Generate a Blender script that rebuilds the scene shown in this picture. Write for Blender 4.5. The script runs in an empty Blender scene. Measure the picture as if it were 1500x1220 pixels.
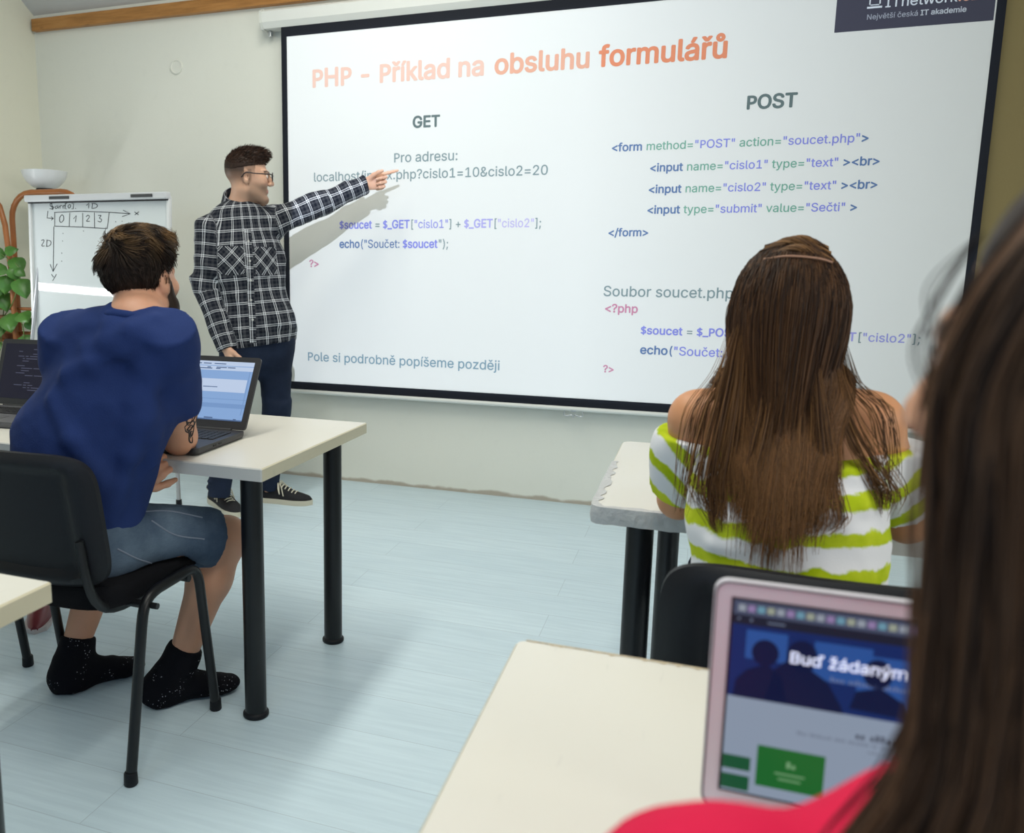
import bpy, bmesh, math, random
import numpy as np
from mathutils import Vector, Matrix
SC = bpy.context.scene
COL = SC.collection
random.seed(7)
RNG = np.random.default_rng(11)

# ------------------------------------------------------------------ camera
F_PX, CX, CY = 1202.9, 594.61, 588.57
YAW, PITCH, ROLL, CAM_H = 0.3452, 0.1589, 0.0096, 1.2378
def cam_axes():
    cy, sy = math.cos(YAW), math.sin(YAW); cp, sp = math.cos(PITCH), math.sin(PITCH)
    f = np.array([-sy*cp, cy*cp, -sp]); r = np.array([cy, sy, 0.0]); u = np.cross(r, f)
    cr, sr = math.cos(ROLL), math.sin(ROLL)
    return cr*r + sr*u, -sr*r + cr*u, f
CR, CU, CF = cam_axes()
def ray(px, py):
    return CR*(px-CX)/F_PX - CU*(py-CY)/F_PX + CF
def P(px, py, Y):                      # point of the place at depth Y seen at a photo position
    d = ray(px, py); return np.array([0, 0, CAM_H]) + d*(Y/d[1])
def PZ(px, py, z):
    d = ray(px, py); return np.array([0, 0, CAM_H]) + d*((z-CAM_H)/d[2])
cam = bpy.data.cameras.new('camera')
cam.sensor_width = 36.0
cam.lens = F_PX/1500*36.0
cam.shift_x = (750-CX)/1500
cam.shift_y = (CY-610)/1500
cam.clip_start = 0.02
cam.dof.use_dof = True
cam.dof.focus_distance = 2.7
cam.dof.aperture_fstop = 4.6
cam_o = bpy.data.objects.new('camera', cam); COL.objects.link(cam_o)
cam_o.matrix_world = Matrix(((CR[0], CU[0], -CF[0], 0), (CR[1], CU[1], -CF[1], 0), (CR[2], CU[2], -CF[2], CAM_H), (0, 0, 0, 1)))
SC.camera = cam_o
# ------------------------------------------------------------------ light and exposure
SC.view_settings.view_transform = 'Standard'
SC.view_settings.look = 'None'
SC.view_settings.exposure = 0.0
SC.view_settings.gamma = 1.0
SC.view_settings.use_curve_mapping = False
SC.cycles.use_denoising = True
SC.cycles.max_bounces = 8
SC.cycles.diffuse_bounces = 4
SC.cycles.sample_clamp_indirect = 6.0
W = bpy.data.worlds.new('daylight'); SC.world = W; W.use_nodes = True
W.node_tree.nodes['Background'].inputs[0].default_value = (0.50, 0.74, 1.0, 1)
W.node_tree.nodes['Background'].inputs[1].default_value = 0.19
def area(name, loc, rot, sx, sy, watts, col):
    l = bpy.data.lights.new(name, 'AREA'); l.shape = 'RECTANGLE'; l.size = sx; l.size_y = sy
    l.energy = watts; l.color = col
    o = bpy.data.objects.new(name, l); o.location = loc; o.rotation_euler = rot; COL.objects.link(o); return o
area('ceiling_light', (-1.6, 2.25, 3.45), (0, 0, 0), 0.3, 2.4, 54, (0.98, 0.97, 0.87))
area('ceiling_light', (-0.2, 0.5, 3.45), (0, 0, 0), 0.3, 2.4, 40, (0.98, 0.97, 0.87))
area('window_light', (3.1, 0.2, 1.9), (math.radians(90), 0, math.radians(90)), 2.2, 1.5, 50, (1.0, 0.98, 0.92))
area('window_light', (-1.2, -2.9, 1.9), (math.radians(90), 0, 0), 2.0, 1.2, 24, (0.50, 0.74, 1.0))
WALL_Y = 4.356; SCR_Y = 4.276
SX0, SX1, SZ0, SZ1 = -2.256, 1.073, 0.588, 2.502
# projector hung from the ceiling: a spot whose beam is the slide's rectangle on the screen
PROJ = (-0.55, 1.25, 2.42)
def projector():
    l = bpy.data.lights.new('projector_light', 'SPOT'); l.energy = 248; l.color = (0.78, 0.855, 1.0)
    l.spot_size = math.radians(100); l.spot_blend = 0.0; l.shadow_soft_size = 0.012
    o = bpy.data.objects.new('projector_light', l); o.location = PROJ
    o.rotation_euler = (math.radians(90), 0, 0)       # beam along +Y, light x = world x, light y = world z
    COL.objects.link(o)
    l.use_nodes = True; nt = l.node_tree; n = nt.nodes; em = n['Emission']
    tc = n.new('ShaderNodeTexCoord'); sp = n.new('ShaderNodeSeparateXYZ'); nt.links.new(tc.outputs['Normal'], sp.inputs[0])
    def m(op, a, b):
        q = n.new('ShaderNodeMath'); q.operation = op
        for i, v in ((0, a), (1, b)):
            if isinstance(v, (int, float)): q.inputs[i].default_value = v
            else: nt.links.new(v, q.inputs[i])
        return q.outputs[0]
    az = m('ABSOLUTE', sp.outputs[2], 0)
    u = m('DIVIDE', sp.outputs[0], az); v = m('DIVIDE', sp.outputs[1], az)
    D = SCR_Y-PROJ[1]
    u0, u1 = (SX0-PROJ[0]-.004)/D, (SX1-PROJ[0]+.004)/D; v0, v1 = (SZ0-PROJ[2]-.004)/D, (SZ1-PROJ[2]+.004)/D
    mu = m('MULTIPLY', m('GREATER_THAN', u, u0), m('LESS_THAN', u, u1))
    mv = m('MULTIPLY', m('GREATER_THAN', v, v0), m('LESS_THAN', v, v1))
    c3 = m('POWER', az, -3.0)                          # the lens spreads light evenly over the flat screen
    ev = m('SUBTRACT', 1.0, m('MULTIPLY', m('MAXIMUM', m('ADD', u, 0.02), 0.0), 1.30))   # the lamp is weaker towards the right edge
    nt.links.new(m('MULTIPLY', m('MULTIPLY', m('MULTIPLY', mu, mv), c3), ev), em.inputs['Strength'])
projector()

# ------------------------------------------------------------------ helpers
def tag(o, label=None, cat=None, group=None, kind=None):
    if label: o['label'] = label
    if cat: o['category'] = cat
    if group: o['group'] = group
    if kind: o['kind'] = kind
    return o
def thing(name, label, cat, loc=(0, 0, 0), rz=0.0, group=None):
    o = bpy.data.objects.new(name, None); o.location = loc; o.rotation_euler = (0, 0, rz); o.empty_display_size = .1
    COL.objects.link(o); return tag(o, label, cat, group)
def root_of(o):
    while o.parent: o = o.parent
    return o
def link_mesh(name, me, mat, parent=None, local=False):
    """me in world coordinates unless local; stored relative to its root's base"""
    if parent is not None and not local:
        r = root_of(parent); me.transform(Matrix.Translation(-Vector(r.location)))
    o = bpy.data.objects.new(name, me)
    for m_ in (mat if isinstance(mat, (list, tuple)) else [mat]):
        if m_ is not None: me.materials.append(m_)
    if parent is not None: o.parent = parent
    COL.objects.link(o); return o
def copy_tree(o, parent=None):
    c = o.copy(); COL.objects.link(c)
    if parent is not None: c.parent = parent
    for ch in list(o.children): copy_tree(ch, c)
    return c
class MB:
    def __init__(s): s.bm = bmesh.new()
    def add(s, V, Fs, mi=0):
        vs = [s.bm.verts.new(tuple(v)) for v in V]
        for f in Fs:
            try:
                q = s.bm.faces.new([vs[i] for i in f]); q.material_index = mi
            except ValueError: pass
        return vs
    def box(s, c, size, bevel=0.0, seg=2, mat3=None, mi=0):
        b = bmesh.new(); bmesh.ops.create_cube(b, size=1.0)
        for v in b.verts: v.co = Vector((v.co.x*size[0], v.co.y*size[1], v.co.z*size[2]))
        if bevel > 0:
            bmesh.ops.bevel(b, geom=list(b.edges), offset=bevel, segments=seg, profile=.5, affect='EDGES')
        M = mat3 if mat3 is not None else Matrix.Identity(3)
        b.verts.index_update()
        V = [M @ v.co + Vector(c) for v in b.verts]
        Fs = [[v.index for v in f.verts] for f in b.faces]
        s.add(V, Fs, mi); b.free(); return s
    def tube(s, pts, r, n=10, caps=True, flat=None, mi=0):
        pts = [Vector(p) for p in pts]; m = len(pts)
        rr = r if isinstance(r, (list, tuple)) else [r]*m
        t0 = (pts[1]-pts[0]).normalized()
        up = Vector((0, 0, 1)) if abs(t0.z) < .9 else Vector((1, 0, 0))
        a = (up - t0*up.dot(t0)).normalized(); V = []; Fs = []
        for i in range(m):
            t = ((pts[min(i+1, m-1)]-pts[max(i-1, 0)])).normalized()
            a = (a - t*a.dot(t)).normalized(); b = t.cross(a)
            for k in range(n):
                th = 2*math.pi*k/n
                V.append(pts[i] + (a*math.cos(th) + b*math.sin(th)*(flat or 1))*rr[i])
        for i in range(m-1):
            for k in range(n):
                Fs.append((i*n+k, i*n+(k+1) % n, (i+1)*n+(k+1) % n, (i+1)*n+k))
        if caps: Fs.append(tuple(range(n))[::-1]); Fs.append(tuple((m-1)*n+k for k in range(n)))
        s.add(V, Fs, mi); return s
    def lathe(s, prof, c, n=32, mi=0):
        V = []; Fs = []; m = len(prof)
        for (r, z) in prof:
            for k in range(n):
                th = 2*math.pi*k/n; V.append((c[0]+r*math.cos(th), c[1]+r*math.sin(th), c[2]+z))
        for i in range(m-1):
            for k in range(n): Fs.append((i*n+k, i*n+(k+1) % n, (i+1)*n+(k+1) % n, (i+1)*n+k))
        Fs.append(tuple(range(n))[::-1]); Fs.append(tuple((m-1)*n+k for k in range(n)))
        s.add(V, Fs, mi); return s
    def prism(s, poly, axis, lo, hi, mi=0):
        """poly: 2D outline in the two other axes (x,z for 'y'; y,z for 'x'; x,y for 'z')"""
        def q(p, t):
            return {'x': (t, p[0], p[1]), 'y': (p[0], t, p[1]), 'z': (p[0], p[1], t)}[axis]
        n = len(poly); V = [q(p, lo) for p in poly]+[q(p, hi) for p in poly]
        Fs = [tuple(range(n))[::-1], tuple(range(n, 2*n))]+[(i, (i+1) % n, n+(i+1) % n, n+i) for i in range(n)]
        s.add(V, Fs, mi); return s
    def build(s, name, mat, parent=None, local=False, smooth=None):
        bmesh.ops.recalc_face_normals(s.bm, faces=list(s.bm.faces))
        if smooth is not None:
            for f in s.bm.faces: f.smooth = True
            for e in s.bm.edges:
                if len(e.link_faces) == 2 and e.calc_face_angle(0) > smooth: e.smooth = False
        me = bpy.data.meshes.new(name); s.bm.to_mesh(me); s.bm.free()
        return link_mesh(name, me, mat, parent, local)
def bez(p0, p1, p2, p3, n=10):
    p0, p1, p2, p3 = map(Vector, (p0, p1, p2, p3))
    return [p0*(1-t)**3 + p1*3*t*(1-t)**2 + p2*3*t*t*(1-t) + p3*t**3 for t in [i/n for i in range(n+1)]]
def smooth_path(pts, n=6):
    """Catmull-Rom through points"""
    pts = [Vector(p) for p in pts]; out = []
    q = [pts[0]*2-pts[1]]+pts+[pts[-1]*2-pts[-2]]
    for i in range(1, len(q)-2):
        for k in range(n):
            t = k/n; a, b, c, d = q[i-1], q[i], q[i+1], q[i+2]
            out.append(.5*((2*b)+(c-a)*t+(2*a-5*b+4*c-d)*t*t+(3*b-a-3*c+d)*t**3))
    out.append(pts[-1]); return out
# ------------------------------------------------------------------ materials
def mat(name, col, rough=.5, spec=.5, metal=0.0, noise=0.0, nscale=20, bump=0.0, bscale=60, emit=None, estr=1.0, coat=0.0, sheen=0.0, alpha=None, trans=0.0):
    m = bpy.data.materials.new(name); m.use_nodes = True; nt = m.node_tree; b = nt.nodes['Principled BSDF']
    b.inputs['Base Color'].default_value = (*col, 1); b.inputs['Roughness'].default_value = rough
    b.inputs['Specular IOR Level'].default_value = spec; b.inputs['Metallic'].default_value = metal
    b.inputs['Coat Weight'].default_value = coat; b.inputs['Sheen Weight'].default_value = sheen
    b.inputs['Transmission Weight'].default_value = trans
    if emit is not None:
        b.inputs['Emission Color'].default_value = (*emit, 1); b.inputs['Emission Strength'].default_value = estr
    if noise or bump:
        tc = nt.nodes.new('ShaderNodeTexCoord')
    if noise:
        nz = nt.nodes.new('ShaderNodeTexNoise'); nz.inputs['Scale'].default_value = nscale; nz.inputs['Detail'].default_value = 5
        nt.links.new(tc.outputs['Object'], nz.inputs['Vector'])
        mx = nt.nodes.new('ShaderNodeMix'); mx.data_type = 'RGBA'
        mx.inputs[6].default_value = (*[c*(1-noise) for c in col], 1); mx.inputs[7].default_value = (*[min(1, c*(1+noise)) for c in col], 1)
        nt.links.new(nz.outputs['Fac'], mx.inputs[0]); nt.links.new(mx.outputs[2], b.inputs['Base Color'])
    if bump:
        nb = nt.nodes.new('ShaderNodeTexNoise'); nb.inputs['Scale'].default_value = bscale; nb.inputs['Detail'].default_value = 4
        nt.links.new(tc.outputs['Object'], nb.inputs['Vector'])
        bp = nt.nodes.new('ShaderNodeBump'); bp.inputs['Strength'].default_value = bump; bp.inputs['Distance'].default_value = .01
        nt.links.new(nb.outputs['Fac'], bp.inputs['Height']); nt.links.new(bp.outputs['Normal'], b.inputs['Normal'])
    return m
class NT:
    """tiny node helper on a principled material"""
    def __init__(s, name, rough=.5, spec=.5):
        s.m = bpy.data.materials.new(name); s.m.use_nodes = True; s.t = s.m.node_tree; s.b = s.t.nodes['Principled BSDF']
        s.b.inputs['Roughness'].default_value = rough; s.b.inputs['Specular IOR Level'].default_value = spec
    def node(s, kind, **kw):
        n = s.t.nodes.new(kind)
        for k, v in kw.items(): setattr(n, k, v)
        return n
    def lk(s, a, b): s.t.links.new(a, b)
    def coord(s, out='Object', scale=(1, 1, 1), attr=None):
        if attr:
            a = s.node('ShaderNodeAttribute', attribute_name=attr); src = a.outputs['Vector']
        else: src = s.node('ShaderNodeTexCoord').outputs[out]
        mp = s.node('ShaderNodeMapping'); mp.inputs['Scale'].default_value = scale
        s.lk(src, mp.inputs['Vector']); return mp.outputs['Vector']
    def math(s, op, a, b=0.0):
        q = s.node('ShaderNodeMath', operation=op)
        for i, v in ((0, a), (1, b)):
            if isinstance(v, (int, float)): q.inputs[i].default_value = v
            else: s.lk(v, q.inputs[i])
        return q.outputs[0]
    def mix(s, f, a, b, mode='MIX'):
        q = s.node('ShaderNodeMix', data_type='RGBA', blend_type=mode)
        for i, v in ((0, f), (6, a), (7, b)):
            if isinstance(v, (int, float)): q.inputs[i].default_value = v
            elif isinstance(v, tuple): q.inputs[i].default_value = (*v, 1) if len(v) == 3 else v
            else: s.lk(v, q.inputs[i])
        return q.outputs[2]
    def noise(s, vec, scale, detail=4, rough=.5):
        n = s.node('ShaderNodeTexNoise'); n.inputs['Scale'].default_value = scale; n.inputs['Detail'].default_value = detail
        n.inputs['Roughness'].default_value = rough; s.lk(vec, n.inputs['Vector']); return n.outputs['Fac']
    def ramp(s, fac, stops, interp='LINEAR'):
        r = s.node('ShaderNodeValToRGB'); cr = r.color_ramp; cr.interpolation = interp
        while len(cr.elements) < len(stops): cr.elements.new(.5)
        for e, (p, c) in zip(cr.elements, stops):
            e.position = p; e.color = (*c, 1) if isinstance(c, tuple) else (c, c, c, 1)
        s.lk(fac, r.inputs['Fac']); return r.outputs['Color']
    def color(s, c): s.lk(c, s.b.inputs['Base Color']); return s
    def bump(s, h, strength=.3, dist=.01):
        bp = s.node('ShaderNodeBump'); bp.inputs['Strength'].default_value = strength; bp.inputs['Distance'].default_value = dist
        s.lk(h, bp.inputs['Height']); s.lk(bp.outputs['Normal'], s.b.inputs['Normal']); return s
def wall_mat(name, col):
    n = NT(name, .85, .2); v = n.coord()
    a = n.noise(v, 1.3, 4); b = n.noise(v, 14, 5)
    c = n.mix(n.math('MULTIPLY', a, .5), tuple(x*.94 for x in col), tuple(min(1, x*1.03) for x in col))
    c = n.mix(n.ramp(b, [(.28, .25), (.42, 0.0)]), c, tuple(x*.9 for x in col))
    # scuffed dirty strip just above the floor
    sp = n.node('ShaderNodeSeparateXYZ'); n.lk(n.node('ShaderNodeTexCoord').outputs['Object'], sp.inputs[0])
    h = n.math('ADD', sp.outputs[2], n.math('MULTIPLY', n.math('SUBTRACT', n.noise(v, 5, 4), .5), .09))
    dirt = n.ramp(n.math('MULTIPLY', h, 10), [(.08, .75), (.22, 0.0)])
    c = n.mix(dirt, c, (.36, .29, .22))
    n.color(c); n.bump(n.noise(v, 90, 3), .12, .004); return n.m
M_WALL = wall_mat('white_plaster', (.85, .85, .775))
M_WALL_L = wall_mat('cream_plaster', (.84, .82, .69))
M_OCHRE = wall_mat('ochre_plaster', (.27, .21, .095))
M_CEIL = mat('ceiling_paint', (.62, .62, .62), .9, .1, noise=.03, nscale=3)
def floor_mat():
    n = NT('pale_blue_laminate', .36, .45); v = n.coord()
    br = n.node('ShaderNodeTexBrick'); br.offset = .37; br.inputs['Scale'].default_value = 1.0
    br.inputs['Brick Width'].default_value = 1.25; br.inputs['Row Height'].default_value = .19
    br.inputs['Mortar Size'].default_value = .0012; br.inputs['Mortar Smooth'].default_value = .3; br.inputs['Bias'].default_value = 0
    br.inputs['Color1'].default_value = (.60, .735, .81, 1); br.inputs['Color2'].default_value = (.65, .785, .855, 1)
    br.inputs['Mortar'].default_value = (.40, .49, .55, 1); n.lk(v, br.inputs['Vector'])
    g = n.noise(n.coord(scale=(1.6, 26, 1)), 2.2, 6, .6)
    c = n.mix(n.ramp(g, [(.38, .42), (.62, 0.0)]), br.outputs['Color'], (.46, .58, .66))
    g2 = n.noise(n.coord(scale=(.7, 3, 1)), 3, 4); c = n.mix(n.math('MULTIPLY', g2, .25), c, (.70, .80, .85))
    n.color(c); n.lk(n.ramp(g, [(.3, .42), (.7, .30)]), n.b.inputs['Roughness']); n.bump(g, .05, .002); return n.m
M_FLOOR = floor_mat()
def wood_mat():
    n = NT('varnished_pine', .45, .4); v = n.coord(scale=(1.2, 8, 14))
    g = n.noise(v, 3, 6, .65); c = n.ramp(g, [(.3, (.30, .13, .035)), (.55, (.46, .21, .06)), (.75, (.54, .27, .09))])
    vo = n.node('ShaderNodeTexVoronoi'); vo.inputs['Scale'].default_value = 1.0; n.lk(n.coord(scale=(3.1, 3, 9)), vo.inputs['Vector'])
    c = n.mix(n.ramp(vo.outputs['Distance'], [(.07, 1.0), (.13, 0.0)]), c, (.07, .03, .015)); n.color(c); return n.m
M_PINE = wood_mat()
def table_mat(name, col, edge=False):
    n = NT(name, .30, .5); v = n.coord()
    a = n.noise(v, 2.5, 5); b = n.noise(n.coord(scale=(30, 4, 4)), 3, 4)
    c = n.mix(n.ramp(a, [(.35, .30), (.7, 0.0)]), col, tuple(x*f for x, f in zip(col, (.95, .92, .84))))
    c = n.mix(n.ramp(b, [(.25, .5), (.33, 0.0)]), c, tuple(x*.8 for x in col)); n.color(c); return n.m
M_TOP = table_mat('cream_laminate', (.695, .675, .62))
M_EDGE = table_mat('worn_edge_band', (.60, .55, .41))
M_EDGE_SHADED = table_mat('shaded_edge_band', (.56, .55, .53))
M_BLACKTUBE = mat('black_powder_coat', (.006, .0065, .008), .36, .4)
M_BLACKPLASTIC = mat('black_plastic', (.0075, .008, .011), .5, .28, bump=.1, bscale=400)
M_BLACKFABRIC = mat('black_upholstery', (.006, .006, .008), .9, .15, noise=.3, nscale=300, bump=.25, bscale=500)
M_WHITEPLASTIC = mat('white_plastic', (.78, .79, .76), .4, .4)
M_SCREENWHITE = mat('screen_fabric', (.64, .645, .62), .75, .2)
M_SCREENBLACK = mat('screen_border', (.012, .014, .022), .7, .2)
M_STEEL = mat('brushed_steel', (.55, .56, .58), .35, .5, metal=.8)
M_GREYMETAL = mat('grey_metal', (.45, .46, .48), .4, .5, metal=.5)
M_DARKGREY = mat('dark_grey_plastic', (.05, .052, .056), .45, .5)

# ------------------------------------------------------------------ room shell
def structure(o): o['kind'] = 'structure'; return o
XL, XR, YB = -4.08, 3.2, -3.0
b = MB(); b.box(((XL+XR)/2, (WALL_Y+YB)/2, -.05), (XR-XL+.4, WALL_Y-YB+.4, .1)); structure(b.build('floor', M_FLOOR))
b = MB(); b.box(((XL+XR)/2, WALL_Y+.1, 1.4), (XR-XL+.4, .2, 2.8)); structure(b.build('wall_front', M_WALL))
CY1, CZ1 = 3.2, 3.6
prof = [(WALL_Y+.1, 2.72), (WALL_Y, 2.795), (CY1, CZ1), (YB, CZ1), (YB, CZ1+.1), (CY1-.02, CZ1+.1), (WALL_Y+.1, 2.86)]
b = MB(); b.prism(prof, 'x', XL-.2, XR+.2); structure(b.build('ceiling', M_CEIL))
side = [(WALL_Y, 0), (YB, 0), (YB, CZ1), (CY1, CZ1), (WALL_Y, 2.795)]
b = MB(); b.prism(side, 'x', XL-.2, XL); structure(b.build('wall_left', M_WALL_L))
b = MB(); b.prism(side, 'x', XR, XR+.2); structure(b.build('wall_right', M_WALL))
b = MB(); b.box((1.095+.6, WALL_Y-.03, 1.395), (1.2, .06, 2.79)); structure(b.build('trim_2', M_OCHRE))
b = MB(); b.box(((-4.065+1.16)/2, WALL_Y-.02, 2.729), (1.16+4.065, .04, .072), .004); structure(b.build('trim_1', M_PINE))
# round cover plate of a wall box
t = thing('wall_box_cover', 'round white junction box cover painted over on the wall beside the screen', 'cover plate', (-3.032, WALL_Y, 2.416))
def ycirc(mb, c, prof, n=32):
    V = []; Fs = []; m = len(prof)
    for r, y in prof:
        for k in range(n):
            th = 2*math.pi*k/n; V.append((c[0]+r*math.cos(th), c[1]+y, c[2]+r*math.sin(th)))
    for i in range(m-1):
        for k in range(n): Fs.append((i*n+k, i*n+(k+1) % n, (i+1)*n+(k+1) % n, (i+1)*n+k))
    Fs.append(tuple((m-1)*n+k for k in range(n))); mb.add(V, Fs)
b = MB(); ycirc(b, (-3.032, WALL_Y, 2.416), [(.043, 0), (.043, -.007), (.040, -.010), (.034, -.010), (.032, -.006), (.012, -.006)])
b.build('cover_plate', mat('painted_cover', (.80, .80, .73), .6), t, smooth=.6)

# ------------------------------------------------------------------ text
try:
    FONT = bpy.data.fonts.load(bpy.utils.system_resource('DATAFILES', path='fonts')+'/Inter.woff2')
except Exception:
    FONT = None
try:
    FONT2 = bpy.data.fonts.load(bpy.utils.system_resource('DATAFILES', path='fonts')+'/NotoSansMath-Regular.woff2')
except Exception:
    FONT2 = None
def raw_text(s, font):
    cu = bpy.data.curves.new('t', 'FONT'); cu.body = s; cu.size = 1.0; cu.resolution_u = 4
    if font: cu.font = font
    o = bpy.data.objects.new('t', cu); COL.objects.link(o)
    dg = bpy.context.evaluated_depsgraph_get(); me = bpy.data.meshes.new_from_object(o.evaluated_get(dg))
    V = np.empty(len(me.vertices)*3, np.float32); me.vertices.foreach_get('co', V); V = V.reshape(-1, 3).copy()
    Fs = [tuple(p.vertices) for p in me.polygons]
    bpy.data.objects.remove(o); bpy.data.curves.remove(cu); bpy.data.meshes.remove(me)
    return V, Fs
BAR_W = {}
def runs(s):
    """pieces of s with the type face that draws them cleanly"""
    out = []
    for ch in s:
        f = FONT2 if (ch in 'PkwR$' and FONT2 and FONT) else FONT
        if out and out[-1][1] is f: out[-1][0] += ch
        else: out.append([ch, f])
    return out
def advance(s, f):
    k = f.name if f else ''
    if k not in BAR_W: BAR_W[k] = raw_text('|', f)[0][:, 0].max()
    return raw_text(s+'|', f)[0][:, 0].max()-BAR_W[k]
def text_geo(s, size=1.0, bold=0.0):
    bold = bold if bold else .005
    # every facet gets a hair's breadth of its own height, so that overlapping strokes never share a plane
    rv = random.Random(len(s)); EV = []; EF = []; x = 0.0
    for rs_, f in runs(s):
        V, Fs = raw_text(rs_, f)
        for fc in Fs:
            dz = rv.uniform(0, 3.4e-5); i0 = len(EV); EV += [(V[i][0]+x, V[i][1], dz) for i in fc]; EF.append(tuple(range(i0, i0+len(fc))))
        x += advance(rs_, f)
    V = np.array(EV, np.float32).reshape(-1, 3); Fs = EF
    n = len(V); k = 8 if bold > .008 else 4
    sh = [(bold*1.7*math.cos(2*math.pi*i/k), bold*1.5*math.sin(2*math.pi*i/k)) for i in range(k)]
    V = np.concatenate([V+np.array([dx, dy, 4e-5*i], np.float32) for i, (dx, dy) in enumerate(sh)])
    return V, [tuple(i+q*n for i in f) for q in range(k) for f in Fs]
def text_width(s, bold=0.0):
    return sum(advance(r_, f) for r_, f in runs(s))+(bold*.3*len(s) if bold else 0)
INK = {}
def ink(col, estr=0.0):
    k = (tuple(col), estr)
    if k not in INK: INK[k] = mat('ink', col, .75, .15, emit=(col if estr else None), estr=estr)
    return INK[k]
def text_line(name, segs, O, U, V3, width, parent, aspect=1.0, estr=0.0, lift=None):
    """segs: [(string, colour, bold)] laid along U from O, up V3, scaled to the given width; one mesh"""
    x = 0.0; geo = []
    for s, c, bd in segs:
        V, Fs = text_geo(s, 1.0, bd); geo.append((V, Fs, c, x)); x += text_width(s, bd)
    k = width/x; me_v = []; me_f = []; mi = []; mats = []; base = 0
    O, U, V3 = Vector(O), Vector(U), Vector(V3); Nn = U.cross(V3)
    for V, Fs, c, x0 in geo:
        m_ = ink(c, estr)
        if m_ not in mats: mats.append(m_)
        for v in V: me_v.append(O+U*((v[0]+x0)*k)+V3*(v[1]*k*aspect)+Nn*float(v[2]))
        for f in Fs: me_f.append([i+base for i in f]); mi.append(mats.index(m_))
        base += len(V)
    me = bpy.data.meshes.new(name); me.from_pydata(me_v, [], me_f); me.polygons.foreach_set('material_index', mi); me.update()
    return link_mesh(name, me, mats, parent)

# ------------------------------------------------------------------ projection screen
scr = thing('projection_screen', 'white pull-down projection screen showing a slide of code about forms', 'screen', (-.6, WALL_Y, 1.5))
cX0, cX1 = -2.40, 1.13
b = MB(); b.prism([(WALL_Y-.004, 2.655), (WALL_Y-.075, 2.655), (WALL_Y-.098, 2.640), (WALL_Y-.098, 2.585), (WALL_Y-.080, 2.555), (WALL_Y-.004, 2.555)], 'x', cX0, cX1)
case = b.build('case', M_WHITEPLASTIC, scr)
for xx, nm in ((cX0-.014, 0), (cX1, 1)):
    b = MB(); b.prism([(WALL_Y-.004, 2.66), (WALL_Y-.077, 2.66), (WALL_Y-.102, 2.643), (WALL_Y-.102, 2.583), (WALL_Y-.083, 2.550), (WALL_Y-.004, 2.550)], 'x', xx, xx+.014)
    b.build('end_cap', mat('end_cap_white', (.72, .73, .69), .5), case)
    b = MB(); b.box((xx+.03 if nm == 0 else xx-.02, WALL_Y-.03, 2.537), (.02, .03, .03), .003); b.build('bracket', M_STEEL, case)
b = MB(); bw = .036
b.box(((SX0+SX1)/2, SCR_Y+.003, (SZ0+2.56)/2-.024), (SX1-SX0+2*bw, .003, 2.56-SZ0+.048)); b.build('border', M_SCREENBLACK, scr)
b = MB(); b.box(((SX0+SX1)/2, SCR_Y, (SZ0+SZ1)/2), (SX1-SX0, .002, SZ1-SZ0)); surf = b.build('projection_surface', M_SCREENWHITE, scr)
b = MB(); b.tube([(SX0-bw-.01, SCR_Y+.003, .531), (SX1+bw+.01, SCR_Y+.003, .531)], .012, 12); bar = b.build('bottom_bar', M_WHITEPLASTIC, scr, smooth=.6)
hx = -.607
b = MB(); b.box((hx, SCR_Y+.003, .522), (.03, .02, .012), .003)
b.tube(smooth_path([(hx-.045, SCR_Y, .519), (hx-.05, SCR_Y, .500), (hx-.035, SCR_Y, .492), (hx-.01, SCR_Y, .499), (hx, SCR_Y, .488), (hx+.01, SCR_Y, .499), (hx+.035, SCR_Y, .492), (hx+.05, SCR_Y, .500), (hx+.045, SCR_Y, .519)]), .0035, 8)
b.build('pull_handle', M_STEEL, bar, smooth=.8)
TY = SCR_Y-.0018
def slide(name, segs, x0, x1, y, xe=None, asp=1.0):
    A = P(x0, y, TY); B = P(x1, y, TY)
    return text_line(name, segs, (A[0], TY, A[2]), (1, 0, 0), (0, 0, 1), B[0]-A[0], surf, asp)
cT = (.86, .42, .25); cT2 = (.86, .55, .42); cG = (.19, .255, .265); cH = (.11, .15, .15); cN = (.10, .17, .33); cB = (.20, .215, .60); cGr = (.15, .34, .26); cR = (.50, .21, .31)
cV = (.27, .275, .61)
slide('slide_title', [('PHP - Příklad na ', (.66, .44, .36), .014), ('obsluhu ', (.64, .34, .24), .014), ('formulářů', (.62, .22, .12), .014)], 456, 1066, 128)  # words paler to the left: projector hot-spot put into the letter colours
slide('slide_heading', [('GET', cH, .016)], 604, 645, 187)
slide('slide_heading', [('POST', cH, .016)], 1092, 1168, 160)
slide('slide_text', [('Pro adresu:', cG, 0)], 576, 671, 238)
slide('slide_text', [('localhost/index.php?cislo1=10&cislo2=20', cG, 0)], 459, 803, 266)
slide('slide_code', [('$soucet', cB, .012), (' = ', cG, 0), ('$_GET', cB, .012), ('[', cG, 0), ('"cislo1"', cV, 0), ('] + ', cG, 0), ('$_GET', (.34, .325, .63), .012), ('[', cG, 0), ('"cislo2"', (.43, .39, .64), 0), ('];', cG, 0)], 497, 793, 335, asp=1.12)
slide('slide_code', [('echo', cN, .012), ('(', cN, 0), ('"Součet: ', cN, 0), ('$soucet', cB, .012), ('");', cG, 0)], 497, 657, 363, asp=1.12)
slide('slide_code', [('?>', cR, .012)], 453, 468, 391)
slide('slide_text', [('Pole si podrobně popíšeme později', (.17, .27, .33), 0)], 450, 733, 528)
slide('slide_code', [('<form ', cN, .012), ('method=', cGr, 0), ('"POST"', cB, 0), (' action=', cGr, 0), ('"soucet.php"', cB, 0), ('>', cN, .012)], 895, 1272, 222)
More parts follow.
